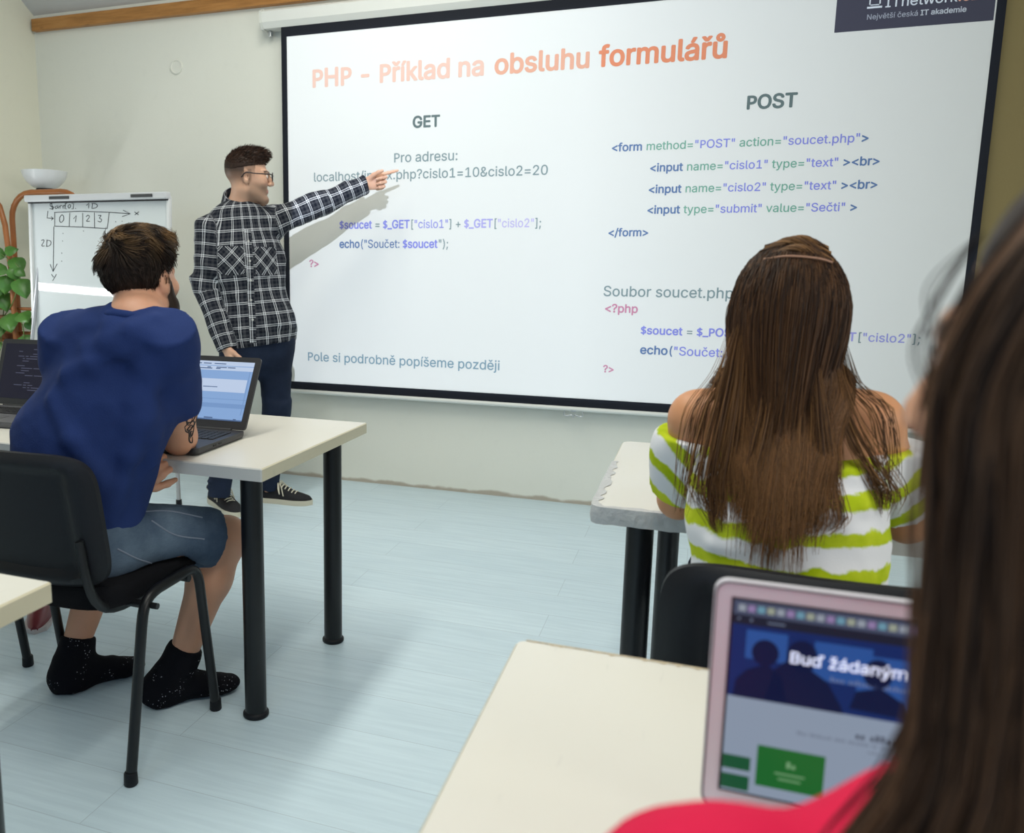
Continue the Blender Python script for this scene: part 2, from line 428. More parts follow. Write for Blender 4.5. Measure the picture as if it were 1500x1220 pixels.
for nm, yy, xx0, xx1 in (('cislo1', 251.5, 951, 1289), ('cislo2', 283, 949, 1286)):
    slide('slide_code', [('<input ', cN, .012), ('name=', cGr, 0), ('"%s"' % nm, cB, 0), (' type=', cGr, 0), ('"text"', cB, 0), (' ><br>', cN, .012)], xx0, xx1, yy)
slide('slide_code', [('<input ', cN, .012), ('type=', cGr, 0), ('"submit"', cB, 0), (' value=', cGr, 0), ('"Sečti"', cB, 0), (' >', cN, .012)], 947, 1256, 313)
slide('slide_code', [('</form>', cN, .012)], 890, 951, 346)
slide('slide_text', [('Soubor soucet.php', cG, 0)], 883, 1075, 433.5)
slide('slide_code', [('<?php', cR, .012)], 885, 935, 457)
slide('slide_code', [('$soucet', cB, .012), (' = ', cG, 0), ('$_POST', cB, .012), ('[', cG, 0), ('"cislo1"', cV, 0), ('] + ', cG, 0), ('$_POST', (.30, .29, .62), .012), ('[', cG, 0), ('"cislo2"', cV, 0), ('];', cG, 0)], 938, 1350, 489)
slide('slide_code', [('echo', cN, .012), ('(', cN, 0), ('"Součet: ', cB, 0), ('$soucet', cB, .012), ('");', cG, 0)], 937, 1158, 518)
slide('slide_code', [('?>', cR, .012)], 883, 900, 545)
A = P(1222, 48, TY); Bp = P(1456, 45, TY)
b = MB(); b.box(((A[0]+SX1-.006)/2, TY+.0006, (A[2]+SZ1)/2), (SX1-.006-A[0], .0012, SZ1-A[2])); band = b.build('slide_banner', mat('slide_banner', (.055, .055, .08), .75, .15), surf)
cL = (.62, .66, .72); cL2 = (.34, .36, .42); TY2 = TY-.001
A2 = P(1269, 29, TY2); B2 = P(1415, 29, TY2)
text_line('slide_banner_text', [('Největší česká ', cL2, 0), ('IT akademie', (.48, .51, .56), .012)], (A2[0], TY2, A2[2]), (1, 0, 0), (0, 0, 1), B2[0]-A2[0], surf)
A3 = P(1296, 11, TY2); B3 = P(1425, 11, TY2)
text_line('slide_banner_text', [('ITnetwork', cL, .004), ('.cz', (.75, .38, .28), .004)], (A3[0], TY2, A3[2]), (1, 0, 0), (0, 0, 1), B3[0]-A3[0]+.02, surf)
A4 = P(1270, 13, TY2); b = MB(); x_, z_ = A4[0], A4[2]
b.add([(x_, TY2, z_), (x_+.058, TY2, z_), (x_+.058, TY2, z_+.008), (x_, TY2, z_+.008)], [(0, 1, 2, 3)])
for q in ((.007, .012, .012, .056), (.046, .012, .051, .056), (.007, .051, .051, .056), (.007, .012, .051, .016)):
    b.add([(x_+q[0], TY2, z_+q[1]), (x_+q[2], TY2, z_+q[1]), (x_+q[2], TY2, z_+q[3]), (x_+q[0], TY2, z_+q[3])], [(0, 1, 2, 3)])
b.build('slide_banner_icon', ink(cL), surf)

# ------------------------------------------------------------------ tables
TH = .74; TT = .034
def rounded_rect(x0, x1, y0, y1, r, n=5):
    out = []
    for cx, cy, a in ((x1-r, y1-r, 0), (x0+r, y1-r, 90), (x0+r, y0+r, 180), (x1-r, y0+r, 270)):
        for k in range(n+1):
            th = math.radians(a+90*k/n); out.append((cx+r*math.cos(th), cy+r*math.sin(th)))
    return out
def make_table(label, x0, x1, y0, y1, legs, r=.004, edge=None, taped=None):
    cx, cy = (x0+x1)/2, (y0+y1)/2
    t = thing('table', label, 'table', (cx, cy, 0))
    poly = rounded_rect(x0, x1, y0, y1, r); n = len(poly)
    b = MB()
    top_in = rounded_rect(x0+.003, x1-.003, y0+.003, y1-.003, max(r-.003, .001))
    V = [(*p, TH-TT) for p in poly]+[(*p, TH-.003) for p in poly]+[(*p, TH) for p in top_in]
    Fs = [tuple(range(n))[::-1], tuple(range(2*n, 3*n))]
    b.add(V, Fs, 0)
    b.bm.verts.ensure_lookup_table(); vs = list(b.bm.verts)
    for lv in (0, 1):
        for i in range(n):
            f = b.bm.faces.new([vs[lv*n+i], vs[lv*n+(i+1) % n], vs[(lv+1)*n+(i+1) % n], vs[(lv+1)*n+i]]); 
            # front bands (facing -y) greyer: the weaker light on them put into the colour
            mid = (Vector(vs[lv*n+i].co)+Vector(vs[lv*n+(i+1) % n].co))/2
            f.material_index = 2 if mid.y < y0+r*.8+.001 else 1
    b.build('tabletop', [M_TOP, edge or M_EDGE, M_EDGE_SHADED], t)
    for (lx, ly) in legs:
        b = MB(); b.lathe([(.030, .012), (.030, TH-TT)], (lx, ly, 0), 28); lg = b.build('leg', M_BLACKTUBE, t, smooth=.6)
        b = MB(); b.lathe([(.033, 0), (.036, .003), (.036, .010), (.030, .016)], (lx, ly, 0), 28); b.build('foot', M_BLACKPLASTIC, lg, smooth=.9)
    return t
LTX = -1.022
make_table('cream table with black round legs that the man in the navy T-shirt sits at', LTX-1.75, LTX, 1.772, 2.464,
           [(-1.113, 1.875), (-1.108, 2.378), (LTX-1.67, 1.875), (LTX-1.67, 2.378)])
make_table('cream table corner in the lower left foreground behind the black chair', -.955-1.6, -.955, .29, .988, [(-1.04, .40), (-1.04, .90), (-2.46, .40), (-2.46, .90)])
rt = make_table('table with a taped grey edge in front of the woman in the lime striped top', -.203, 1.45, 1.743, 2.49,
           [(-.103, 1.84), (-.055, 2.40), (1.35, 1.84), (1.35, 2.40)], r=.03)
# torn tape round the near left corner of that table
b = MB(); rg = random.Random(3); N = 46
poly = [p for p in rounded_rect(-.203, 1.45, 1.743, 2.49, .03, 8)]
path = []
for (x, y) in [(-.203, 2.2), (-.203, 2.0), (-.203, 1.86)]+[(-.173-.03*math.cos(math.radians(a)), 1.773-.03*math.sin(math.radians(a))) for a in range(0, 91, 15)]+[(-.1, 1.743), (0, 1.743), (.12, 1.743), (.24, 1.743)]:
    path.append((x, y))
fine = []
for (xa, ya), (xb, yb) in zip(path, path[1:]):
    m_ = max(1, int(math.hypot(xb-xa, yb-ya)/.018))
    for k in range(m_): fine.append((xa+(xb-xa)*k/m_, ya+(yb-ya)*k/m_))
fine.append(path[-1]); V = []; Fs = []
for i, (x, y) in enumerate(fine):
    j = min(i+1, len(fine)-1); h = max(0, i-1); dx, dy = fine[j][0]-fine[h][0], fine[j][1]-fine[h][1]; L = math.hypot(dx, dy); nx, ny = dy/L, -dx/L
    e = .0022+rg.uniform(0, .0025)
    ov = .010+rg.uniform(0, .012)
    V += [(x-nx*ov, y-ny*ov, TH+.0012), (x+nx*e*.6, y+ny*e*.6, TH+.0014), (x+nx*e, y+ny*e, TH-.010), (x+nx*(e+rg.uniform(0, .002)), y+ny*e, TH-.024), (x+nx*e*.7, y+ny*e*.7, TH-TT-.001-rg.uniform(0, .003))]
for i in range(len(fine)-1):
    for k in range(4): Fs.append((i*5+k, i*5+k+1, (i+1)*5+k+1, (i+1)*5+k))
b.add(V, Fs); b.build('edge_tape', mat('grey_tape', (.50, .50, .50), .35, .5, noise=.12, nscale=40, bump=.5, bscale=50), rt, smooth=.5)
bt = make_table('cream table in the near foreground carrying the silver laptop', -.212, 1.45, .27, 1.052, [(-.12, .37), (-.12, .95), (1.36, .37), (1.36, .95)], r=.014)
# chipped rim along the far edge
b = MB(); rg = random.Random(5); pts = []
V = []; Fs = []; xs = np.arange(-.20, .10, .006)
for x in xs:
    w_ = .0015+max(0, rg.gauss(.0015, .002)); V += [(x, 1.0525, TH-.004), (x, 1.0535-.001, TH+.0006), (x, 1.0515-w_, TH+.0006)]
for i in range(len(xs)-1):
    for k in range(2): Fs.append((i*3+k, i*3+k+1, (i+1)*3+k+1, (i+1)*3+k))
b.add(V, Fs); b.build('chipped_edge', mat('bare_chipboard', (.50, .42, .30), .9, .1, noise=.3, nscale=200), bt)

# ------------------------------------------------------------------ chairs
def make_chair(label, back_label=None):
    t = thing('visitor_chair', label, 'chair')
    hw = .262
    def side_tube(s):
        x = s*hw
        rear = [Vector((x, -.185, .012)), Vector((x, -.120, .38))]
        ap1 = bez((x, -.120, .38), (x, -.110, .435), (x, -.095, .445), (x, -.05, .450), 6)
        ap2 = bez((x, .06, .452), (x, .10, .453), (x, .115, .44), (x, .125, .40), 6)
        front = [Vector((x, .185, .012))]
        return rear[:1]+ap1, [ap1[-1]]+ap2, [ap2[-1]]+front
    for s in (-1, 1):
        r_, m_, f_ = side_tube(s)
        for seg in (r_+[Vector((s*hw, 0, .451))], [Vector((s*hw, 0, .451))]+m_[1:]+f_[1:]):
            b = MB(); b.tube(seg, .0135, 12); lg = b.build('leg', M_BLACKTUBE, t, True, smooth=.7)
            e = seg[0] if seg[0].z < .1 else seg[-1]
            b = MB(); b.lathe([(.015, 0), (.017, .003), (.016, .030), (.0135, .034)], (e.x, e.y, 0), 16); b.build('foot', M_BLACKPLASTIC, lg, True, smooth=.8)
    b = MB()
    for y in (-.105, .08): b.tube([(-hw, y, .428), (hw, y, .428)], .010, 10)
    b.tube([(-hw-.03, -.095, .424), (-hw+.02, -.095, .424)], .008, 8); b.tube([(hw-.02, -.095, .424), (hw+.03, -.095, .424)], .008, 8)
    b.build('crossbar', M_BLACKTUBE, t, True, smooth=.7)
    # seat
    V = []; Fs = []; nx, ny = 16, 16; hwS, y0, y1 = .235, -.205, .225
    def sup(u, v):
        e = 5.0; k = (abs(u)**e+abs(v)**e)**(1/e); m = max(abs(u), abs(v)); f = m/k if k > 0 else 1; return u*f, v*f
    for lay in range(4):
        for j in range(ny+1):
            for i in range(nx+1):
                u, v = sup(-1+2*i/nx, -1+2*j/ny); ins = (1, .985, 1.0, .97)[lay]
                x = u*hwS*ins; y = (y0+y1)/2+v*(y1-y0)/2*ins; d = max(abs(u), abs(v))
                ztop = .485+.012*(v**2)*(1 if v < 0 else -.6)-.010*max(0, d-.8)/.2
                V.append((x, y, (.435, .452, .460, ztop)[lay]))
    n1 = (nx+1)*(ny+1)
    for lay in (0, 3):
        for j in range(ny):
            for i in range(nx):
                a = lay*n1+j*(nx+1)+i; Fs.append((a, a+1, a+nx+2, a+nx+1))
    rim = [i for i in range(nx+1)]+[j*(nx+1)+nx for j in range(1, ny+1)]+[ny*(nx+1)+i for i in range(nx-1, -1, -1)]+[j*(nx+1) for j in range(ny-1, 0, -1)]
    for lay in range(3):
        for a, c in zip(rim, rim[1:]+rim[:1]): Fs.append((lay*n1+a, lay*n1+c, (lay+1)*n1+c, (lay+1)*n1+a))
    b = MB(); b.add(V, Fs); b.bm.verts.ensure_lookup_table(); b.build('seat', M_BLACKFABRIC, t, True, smooth=.9)
    # backrest: rear shell with recessed field, pad in front
    zc, hh, hwB = .655, .165, .232; tilt = .16
    def bp(u, v, off):
        x = u*hwB; y = -.215-tilt*(v*hh)-.02+.030*(u*u)+off; return (x, y, zc+v*hh)
    def shell(off_fn, nx=36, ny=30):
        V = []; Fs = []
        for j in range(ny+1):
            for i in range(nx+1):
                uu, vv = -1+2*i/nx, -1+2*j/ny; e = 6.0; k = (abs(uu)**e+abs(vv)**e)**(1/e); m = max(abs(uu), abs(vv)); f = m/k if k else 1
                u, v = uu*f, vv*f; taper = 1-.07*(v+1)/2*0; V.append(bp(u*taper, v, off_fn(u, v, max(abs(uu), abs(vv)))))
        for j in range(ny):
            for i in range(nx): a = j*(nx+1)+i; Fs.append((a, a+1, a+nx+2, a+nx+1))
        rim = [i for i in range(nx+1)]+[j*(nx+1)+nx for j in range(1, ny+1)]+[ny*(nx+1)+i for i in range(nx-1, -1, -1)]+[j*(nx+1) for j in range(ny-1, 0, -1)]
        return V, Fs, rim
    def sstep(a, b_, x): q = min(1, max(0, (x-a)/(b_-a))); return q*q*(3-2*q)
    def rear(u, v, m):
        rec = sstep(.66, .76, max(abs(u)*.98, abs(v)*.92)); return -.016*rec*(1-sstep(.90, 1.0, m)) - .002
    def fr(u, v, m): return .016*(1-sstep(.93, 1.0, m))+.012
    Va, Fa, rim = shell(rear); Vb, Fb, _ = shell(lambda u, v, m: .012)
    n = len(Va); Fs = Fa+[tuple(i+n for i in f) for f in Fb]+[(a, c, c+n, a+n) for a, c in zip(rim, rim[1:]+rim[:1])]
    b = MB(); b.add(Va+Vb, Fs); bk = b.build('backrest', M_BLACKPLASTIC, t, True, smooth=.8)
    Vb, Fb, rim = shell(fr); b = MB(); b.add(Vb, Fb); b.build('back_pad', M_BLACKFABRIC, bk, True, smooth=1.2)
    # supports from seat to back
    for s in (-1, 1):
        b = MB(); x = s*.19
        b.tube(bez((x*1.08, -.02, .424), (x*1.08, -.24, .40), (x*1.05, -.222, .50), (x*1.0, -.232, .62), 12), .013, 10, flat=.6); b.build('back_support', M_BLACKTUBE, t, True, smooth=.8)
    return t
ch = make_chair('black upholstered chair under the man in the navy T-shirt')
ch.location = (-1.497, 1.675, 0)
c2 = copy_tree(ch); c2.location = (.195, 1.475, 0); c2['label'] = 'black chair behind the silver laptop, under the woman in the lime striped top'
c3 = copy_tree(ch); c3.location = (-2.19, 1.69, 0); c3['label'] = 'black chair at the left edge, one slanted leg showing under the cream table corner'

# ------------------------------------------------------------------ laptops
def bar(parent, name, O, U, V3, x0, x1, y0, y1, m, n=None, lift=.0004):
    """thin rectangle on a screen plane"""
    O, U, V3 = Vector(O), Vector(U), Vector(V3); N = U.cross(V3)*lift
    b = MB(); b.add([O+U*x0+V3*y0+N, O+U*x1+V3*y0+N, O+U*x1+V3*y1+N, O+U*x0+V3*y1+N], [(0, 1, 2, 3)])
    return b.build(name, m, parent)
def bars(parent, name, O, U, V3, rects, m, lift=.0004):
    O, U, V3 = Vector(O), Vector(U), Vector(V3); N = U.cross(V3)*lift; b = MB()
    for x0, x1, y0, y1 in rects: b.add([O+U*x0+V3*y0+N, O+U*x1+V3*y0+N, O+U*x1+V3*y1+N, O+U*x0+V3*y1+N], [(0, 1, 2, 3)])
    return b.build(name, m, parent)
def glow(name, col, s=1.0): return mat(name, (.004, .004, .005), .3, .2, emit=col, estr=s)
def make_laptop(label, hinge, rz, w, d, lidh, tilt, body_m, bezel, key_m, base_h=.020, bez_m=None, lid_r=.010):
    """hinge: world point of the hinge centre on the table; user at -y (before rz)"""
    t = thing('laptop', label, 'laptop', hinge)
    R = Matrix.Rotation(rz, 3, 'Z'); H = Vector(hinge)
    def Wp(x, y, z): return H + R @ Vector((x, y, z))
    poly = rounded_rect(-w/2, w/2, -d, .004, .014, 4); n = len(poly)
    b = MB(); V = [Wp(x*.985, -d/2+(y+d/2)*.98, .002) for x, y in poly]+[Wp(x, y, base_h*.55) for x, y in poly]+[Wp(x, y, base_h) for x, y in poly]
    Fs = [tuple(range(n))[::-1], tuple(range(2*n, 3*n))]+[(l*n+i, l*n+(i+1) % n, (l+1)*n+(i+1) % n, (l+1)*n+i) for l in (0, 1) for i in range(n)]
    b.add(V, Fs); base = b.build('base', body_m, t)
    b = MB(); kw = w*.88; kx = -kw/2; rows = 6; ky0 = -.035; kd = .105
    cols = 16
    for r in range(rows):
        for c in range(cols):
            if r == rows-1 and 4 < c < 10: continue
            x0 = kx+kw*(c+.07)/cols; x1 = kx+kw*(c+.93)/cols; yy = ky0-kd*(r+.5)/rows
            ctr = Wp((x0+x1)/2, yy, base_h+.0012); b.box(ctr, (x1-x0, kd/rows*.84, .0024), .0006, 1, R)
    yy = ky0-kd*(rows-.5)/rows; b.box(Wp(kx+kw*7.5/cols, yy, base_h+.0012), (kw*4.9/cols, kd/rows*.84, .0024), .0006, 1, R)
    b.build('keyboard', key_m, base)
    b = MB(); b.box(Wp(-.01, -d+.052, base_h+.0003), (.10, .065, .0012), .0003, 1, R); b.build('touchpad', mat('touchpad', tuple(x*.8 for x in body_m.node_tree.nodes['Principled BSDF'].inputs['Base Color'].default_value[:3]), .35), base)
    # lid plane
    U = R @ Vector((1, 0, 0)); V3 = R @ Vector((0, math.sin(tilt), math.cos(tilt))); N = U.cross(V3)       # N points to the user
    O = H + Vector((0, 0, base_h)) - U*(w/2)
    poly = rounded_rect(0, w, .004, lidh, lid_r, 5); n = len(poly)
    b = MB(); V = [O+U*x+V3*y for x, y in poly]+[O+U*x+V3*y-N*.007 for x, y in poly]
    Fs = [tuple(range(n)), tuple(range(n, 2*n))[::-1]]+[(i, (i+1) % n, n+(i+1) % n, n+i) for i in range(n)]
    b.add(V, Fs); lid = b.build('lid', bez_m or body_m, t)
    b = MB(); b.tube([O+U*(w*.12)-N*.002, O+U*(w*.88)-N*.002], .006, 10); b.build('hinge', mat('hinge_plastic', (.03, .03, .033), .4), t, smooth=.7)
    l, r_, bt_, tp = bezel
    return t, base, lid, O+N*.0004, U, V3, N, (l, w-r_, bt_, lidh-tp), Wp
M_HP = mat('black_laptop_shell', (.022, .022, .026), .42, .5)
M_KEY = mat('black_keys', (.012, .012, .014), .45, .45)
# man's laptop
t, base, lid, O, U, V3, N, (sx0, sx1, sy0, sy1), Wp = make_laptop('black laptop with a pale blue screen by the elbow of the man in navy', (-1.452, 2.085, .741), 0.03, .385, .262, .236, .50, M_HP, (.018, .018, .028, .017), M_KEY)
sc_ = bar(lid, 'display', O, U, V3, sx0, sx1, sy0, sy1, glow('display_blue', (.26, .42, .72), .9))
ww, hh = sx1-sx0, sy1-sy0
g1 = glow('ui_white', (.55, .66, .86), .9); g2 = glow('ui_dark', (.10, .17, .33), .8); g3 = glow('ui_mid', (.20, .34, .62), .9)
bars(sc_, 'window_bar', O, U, V3, [(sx0, sx1, sy1-.014, sy1), (sx0, sx1, sy1-.030, sy1-.0165), (sx0, sx1-.012, sy1-.100, sy1-.058)], g1, .0005)
bars(sc_, 'window_line', O, U, V3, [(sx0, sx1, sy0+.067, sy0+.069), (sx1-.010, sx1-.007, sy0+.02, sy1-.03), (sx0, sx1, sy0+.040, sy0+.054)], g3, .0006)
rg = random.Random(4); rects = []
for k in range(34):
    x = rg.uniform(sx0+.05, sx1-.08); rects.append((x, x+rg.uniform(.006, .03), sy1-rg.choice((.010, .022, .026)), sy1-.007 if False else 0))
rects = [(x0, x1, y0, y0+.0032) for x0, x1, y0, _ in rects]+[(sx0+.19, sx0+.24, sy1-.086, sy1-.0835), (sx1-.13, sx1-.10, sy0+.005, sy0+.009), (sx1-.03, sx1-.02, sy0+.004, sy0+.007)]
bars(sc_, 'window_text', O, U, V3, rects, g2, .0007)
bars(sc_, 'taskbar', O, U, V3, [(sx0, sx1, sy0, sy0+.004)], g2, .0006)
b = MB(); b.box(Wp(.07, -.215, .0203), (.022, .014, .0008), 0, 1, Matrix.Rotation(.03, 3, 'Z')); b.build('sticker', mat('blue_sticker', (.15, .32, .55), .3), base)
b = MB(); b.box(Wp(.1932, -.14, .012), (.0015, .014, .005)); b.box(Wp(.1932, -.17, .012), (.0015, .014, .005)); b.build('port', mat('port', (.003, .003, .003), .5), base)
# neighbour's laptop at the far left
t, base, lid, O, U, V3, N, (sx0, sx1, sy0, sy1), Wp = make_laptop('black laptop showing dark code at the left edge, left of the man in navy', (-2.13, 2.19, .741), 0.06, .385, .262, .236, .32, mat('grey_laptop_shell', (.10, .10, .11), .4, .5), (.016, .016, .026, .016), M_KEY, bez_m=M_HP)
sc_ = bar(lid, 'display', O, U, V3, sx0, sx1, sy0, sy1, glow('display_code', (.010, .010, .022), 1))
rects = []; rg = random.Random(9)
for k in range(18):
    y = sy1-.02-.0085*k; x = sx0+.06+.02*rg.randint(0, 3)
    while x < sx1-.05 and rg.random() < .8:
        L = rg.uniform(.008, .05); rects.append((x, min(x+L, sx1-.01), y, y+.0028)); x += L+.006
bars(sc_, 'code_text', O, U, V3, rects, glow('code_glow', (.07, .075, .12), 1), .0006)
# silver laptop in the foreground
M_ALU = mat('silver_aluminium', (.74, .71, .76), .38, .5, metal=.10)
MAC_T = .10; MAC_RZ = 0.0
t, base, lid, O, U, V3, N, (sx0, sx1, sy0, sy1), Wp = make_laptop('silver laptop showing a web page with a dark blue banner on the foreground table', (.187, .735, .741), MAC_RZ, .325, .227, .218, .03, M_ALU, (.0165, .0165, .024, .0165), M_KEY, base_h=.014, lid_r=.012)
MAC = (O, U, V3, N, sx0, sx1, sy0, sy1)
disp = bar(lid, 'display', O, U, V3, sx0, sx1, sy0, sy1, glow('page_grey', (.27, .33, .43), .85))
bars(lid, 'display_rim', O, U, V3, [(sx0-.002, sx1+.002, sy0-.002, sy1+.002)], mat('display_rim', (.01, .01, .012), .3), .0002)
b = MB(); pth = [O+U*x+V3*y+N*.0004 for x, y in rounded_rect(.0015, .3235, .0055, .2165, .0115, 6)]; b.tube(pth+[pth[0]], .0008, 6, caps=False); b.build('lid_gasket', mat('gasket', (.12, .12, .13), .5), lid)
sw, sh = sx1-sx0, sy1-sy0
hero_top = sy1-.0215; hero_bot = sy1-.088
bars(disp, 'dock_bar', O, U, V3, [(sx0, sx1, sy1-.013, sy1)], glow('dock', (.055, .07, .12), 1), .0006)
for ci, cc in enumerate(((.32, .36, .42), (.30, .22, .42), (.16, .34, .44), (.34, .38, .30))):
    bars(disp, 'dock_icon', O, U, V3, [(sx0+.004+.0077*k, sx0+.0098+.0077*k, sy1-.0095, sy1-.0035) for k in range(37) if k % 4 == ci], glow('icon', cc, .8), .0009)
bars(disp, 'page_menu', O, U, V3, [(sx0, sx1, sy1-.0215, sy1-.013)], glow('menu', (.010, .014, .028), 1), .0006)
bars(disp, 'page_menu_text', O, U, V3, [(sx0+.004, sx0+.006, sy1-.0175, sy1-.0155), (sx0+.014, sx0+.016, sy1-.018, sy1-.0155)]+[(sx0+.028, sx0+.042, sy1-.018, sy1-.0165)], glow('menu_text', (.12, .15, .22), 1), .0009)
bars(disp, 'page_banner', O, U, V3, [(sx0, sx1, hero_bot, hero_top)], glow('hero', (.005, .020, .105), 1), .0006)
bars(disp, 'banner_window', O, U, V3, [(sx0+.012, sx0+.045, hero_top-.03, hero_top-.004), (sx0+.066, sx0+.11, hero_top-.040, hero_top-.006), (sx0+.10, sx1, hero_top-.055, hero_top-.012)], glow('hero_light', (.020, .075, .27), 1), .0008)
def silhouette(poly, lift):
    b = MB(); b.add([O+U*x+V3*y+N*lift for x, y in poly], [tuple(range(len(poly)))]); return b
def blob(cx, cy, rx, ry, n=18): return [(cx+rx*math.cos(2*math.pi*k/n), cy+ry*math.sin(2*math.pi*k/n)) for k in range(n)]
dk = glow('silhouette', (.003, .008, .040), 1); hb = hero_bot
b = silhouette(blob(sx0+.028, hero_top-.023, .011, .012), .0010)
for poly in (blob(sx0+.057, hero_top-.021, .012, .014),
             [(sx0+.004, hb), (sx0+.006, hb+.016), (sx0+.014, hb+.026), (sx0+.030, hb+.034), (sx0+.042, hb+.024), (sx0+.048, hb)],
             [(sx0+.030, hb), (sx0+.036, hb+.030), (sx0+.046, hb+.040), (sx0+.062, hb+.036), (sx0+.078, hb+.026), (sx0+.090, hb+.006), (sx0+.092, hb)],
             blob(sx0+.115, hero_top-.027, .011, .013), [(sx0+.096, hb+.006), (sx0+.100, hb+.022), (sx0+.118, hb+.028), (sx0+.135, hb+.018), (sx0+.138, hb+.004)]):
    b.add([O+U*x+V3*y+N*.0011 for x, y in poly], [tuple(range(len(poly)))])
b.build('banner_figures', dk, disp)
def mac_text(name, s, x0, y0, w, col, bold, lift=.0016):
    return text_line(name, [(s, col, bold)], O+U*x0+V3*y0+N*lift, U, V3, w, disp, 1.0, .75)
mac_text('banner_title', 'Buď žádaným', sx0+.047, hero_top-.028, .090, (.62, .68, .82), .009)
def blurred_line(name, x0, x1, y, h, col, seed):
    rg = random.Random(seed); x = x0; rects = []
    while x < x1:
        w_ = h*rg.choice((1.2, 2.4, 3.4, 4.6)); q = x
        while q < min(x+w_, x1): rects.append((q, q+h*.42, y, y+h*rg.choice((.62, .62, .95)))); q += h*.62
        x = q+h*.55
    bars(disp, name, O, U, V3, rects, glow(name, col, 1), .0011)
blurred_line('banner_subtitle', sx0+.080, sx0+.160, hero_top-.0395, .0046, (.12, .16, .30), 1)
blurred_line('page_heading', sx0+.103, sx0+.165, hb-.020, .0062, (.06, .07, .10), 2)
blurred_line('page_text', sx0+.058, sx0+.188, hb-.0255, .0034, (.15, .18, .24), 3)
blurred_line('page_text', sx0+.113, sx0+.170, hb-.0315, .0034, (.17, .20, .26), 4)
blurred_line('page_text', sx0+.094, sx0+.124, sy0+.0215, .0034, (.15, .16, .20), 5)
gr = glow('card_green', (.010, .115, .022), 1); gd = glow('card_dark_green', (.008, .075, .030), 1)
bars(disp, 'page_card', O, U, V3, [(sx0+.028, sx0+.082, sy0+.010, sy0+.048)], gr, .0008)
bars(disp, 'page_card', O, U, V3, [(sx0, sx0+.023, sy0+.021, sy0+.034), (sx0, sx0+.023, sy0+.002, sy0+.016)], gd, .0008)
bars(disp, 'card_text', O, U, V3, [(sx0+.052, sx0+.055, sy0+.031, sy0+.037), (sx0+.056, sx0+.059, sy0+.031, sy0+.0345), (sx0+.043, sx0+.067, sy0+.024, sy0+.0255), (sx0+.046, sx0+.064, sy0+.019, sy0+.0205)], glow('card_mark', (.16, .32, .16), 1), .0011)
bars(disp, 'page_icon', O, U, V3, [(sx0+.107, sx0+.111, sy0+.032, sy0+.036), (sx0+.106, sx0+.112, sy0+.027, sy0+.032)], glow('icon_orange', (.34, .13, .08), 1), .0008)

# ------------------------------------------------------------------ flip chart easel
wb = thing('flip_chart', 'white flip chart board on an easel with a hand-drawn array diagram', 'whiteboard', (-3.12, 3.72, 0))
WY = 3.70; A = P(45, 287, WY); Bq = P(248, 291, WY); wx0, wx1, wz1 = A[0]+.0, Bq[0], 1.60; wz0 = .55; tb = .06
def wbp(x, z, off=0.0): return Vector((x, WY-off+tb*(z-wz1)*-1*-1*0+ (z-wz1)*.04, z))
n_ = NT('whiteboard_enamel', .035, .6); n_.b.inputs['Base Color'].default_value = (.70, .74, .75, 1); M_WB = n_.m
b = MB(); b.add([wbp(wx0, wz0), wbp(wx1, wz0), wbp(wx1, wz1), wbp(wx0, wz1), wbp(wx0, wz0, -.02), wbp(wx1, wz0, -.02), wbp(wx1, wz1, -.02), wbp(wx0, wz1, -.02)],
      [(0, 1, 2, 3), (7, 6, 5, 4), (0, 4, 5, 1), (1, 5, 6, 2), (2, 6, 7, 3), (3, 7, 4, 0)]); board = b.build('board', M_WB, wb)
b = MB()
for x in (wx0, wx1): b.box(((x), WY-.004+(wz0-wz1)*.02, (wz0+wz1)/2), (.018, .022, wz1-wz0+.02), .003, 2, Matrix.Rotation(-.04, 3, 'X'))
b.box(((wx0+wx1)/2, WY-.004+(wz0-wz1)*.04, wz0), (wx1-wx0+.02, .024, .02), .003); b.build('frame', mat('white_frame', (.74, .75, .75), .4), wb)
b = MB(); b.box(((wx0+wx1)/2, WY-.020, wz1+.008), (wx1-wx0+.02, .045, .036), .006); clampbar = b.build('clamp_bar', mat('light_grey_bar', (.62, .63, .65), .4), wb)
b = MB(); b.box(((wx0+wx1)/2, WY-.012, wz1-.012), (wx1-wx0+.01, .02, .010), .003); b.build('shadow_strip', M_BLACKPLASTIC, clampbar)  # black strip standing in for the shadow below the clamp bar
for px in (86, 207):
    c = P(px, 287.5, WY-.045); b = MB(); b.box((c[0], WY-.044, wz1+.008), (.135, .006, .016), .002); b.build('clamp', M_DARKGREY, clampbar)
for (xt, yt, xb, yb) in ((wx0+.05, WY+.03, wx0-.06, WY-.16), (wx1-.05, WY+.03, -2.547, 3.55), ((wx0+wx1)/2, WY+.04, (wx0+wx1)/2, 4.22)):
    b = MB(); b.tube([(xt, yt, 1.5), (xb, yb, .01)], .011, 12); lg = b.build('leg', M_GREYMETAL, wb, smooth=.7)
    b = MB(); b.lathe([(.013, 0), (.016, .004), (.015, .03)], (xb, yb, 0), 14); b.build('foot', M_BLACKPLASTIC, lg, smooth=.8)
b = MB(); b.box(((wx0+wx1)/2, WY-.05+(wz0-wz1)*.04, wz0-.005), (wx1-wx0, .07, .012), .004); b.build('pen_tray', M_GREYMETAL, wb)
n3 = np.array([0, -1, .04]); n3 = n3/np.linalg.norm(n3); q0 = P(105, 424, WY-.02); dd = q0-np.array([0, 0, CAM_H]); rf = dd-2*(dd@n3)*n3; gap = q0+rf*((XL+.03-q0[0])/rf[0])
gy, gz = float(gap[1]), float(gap[2])
w1 = bpy.data.objects.new('window_1', None); COL.objects.link(w1); w1.location = (XL, gy, gz); w1['kind'] = 'structure'
b = MB()
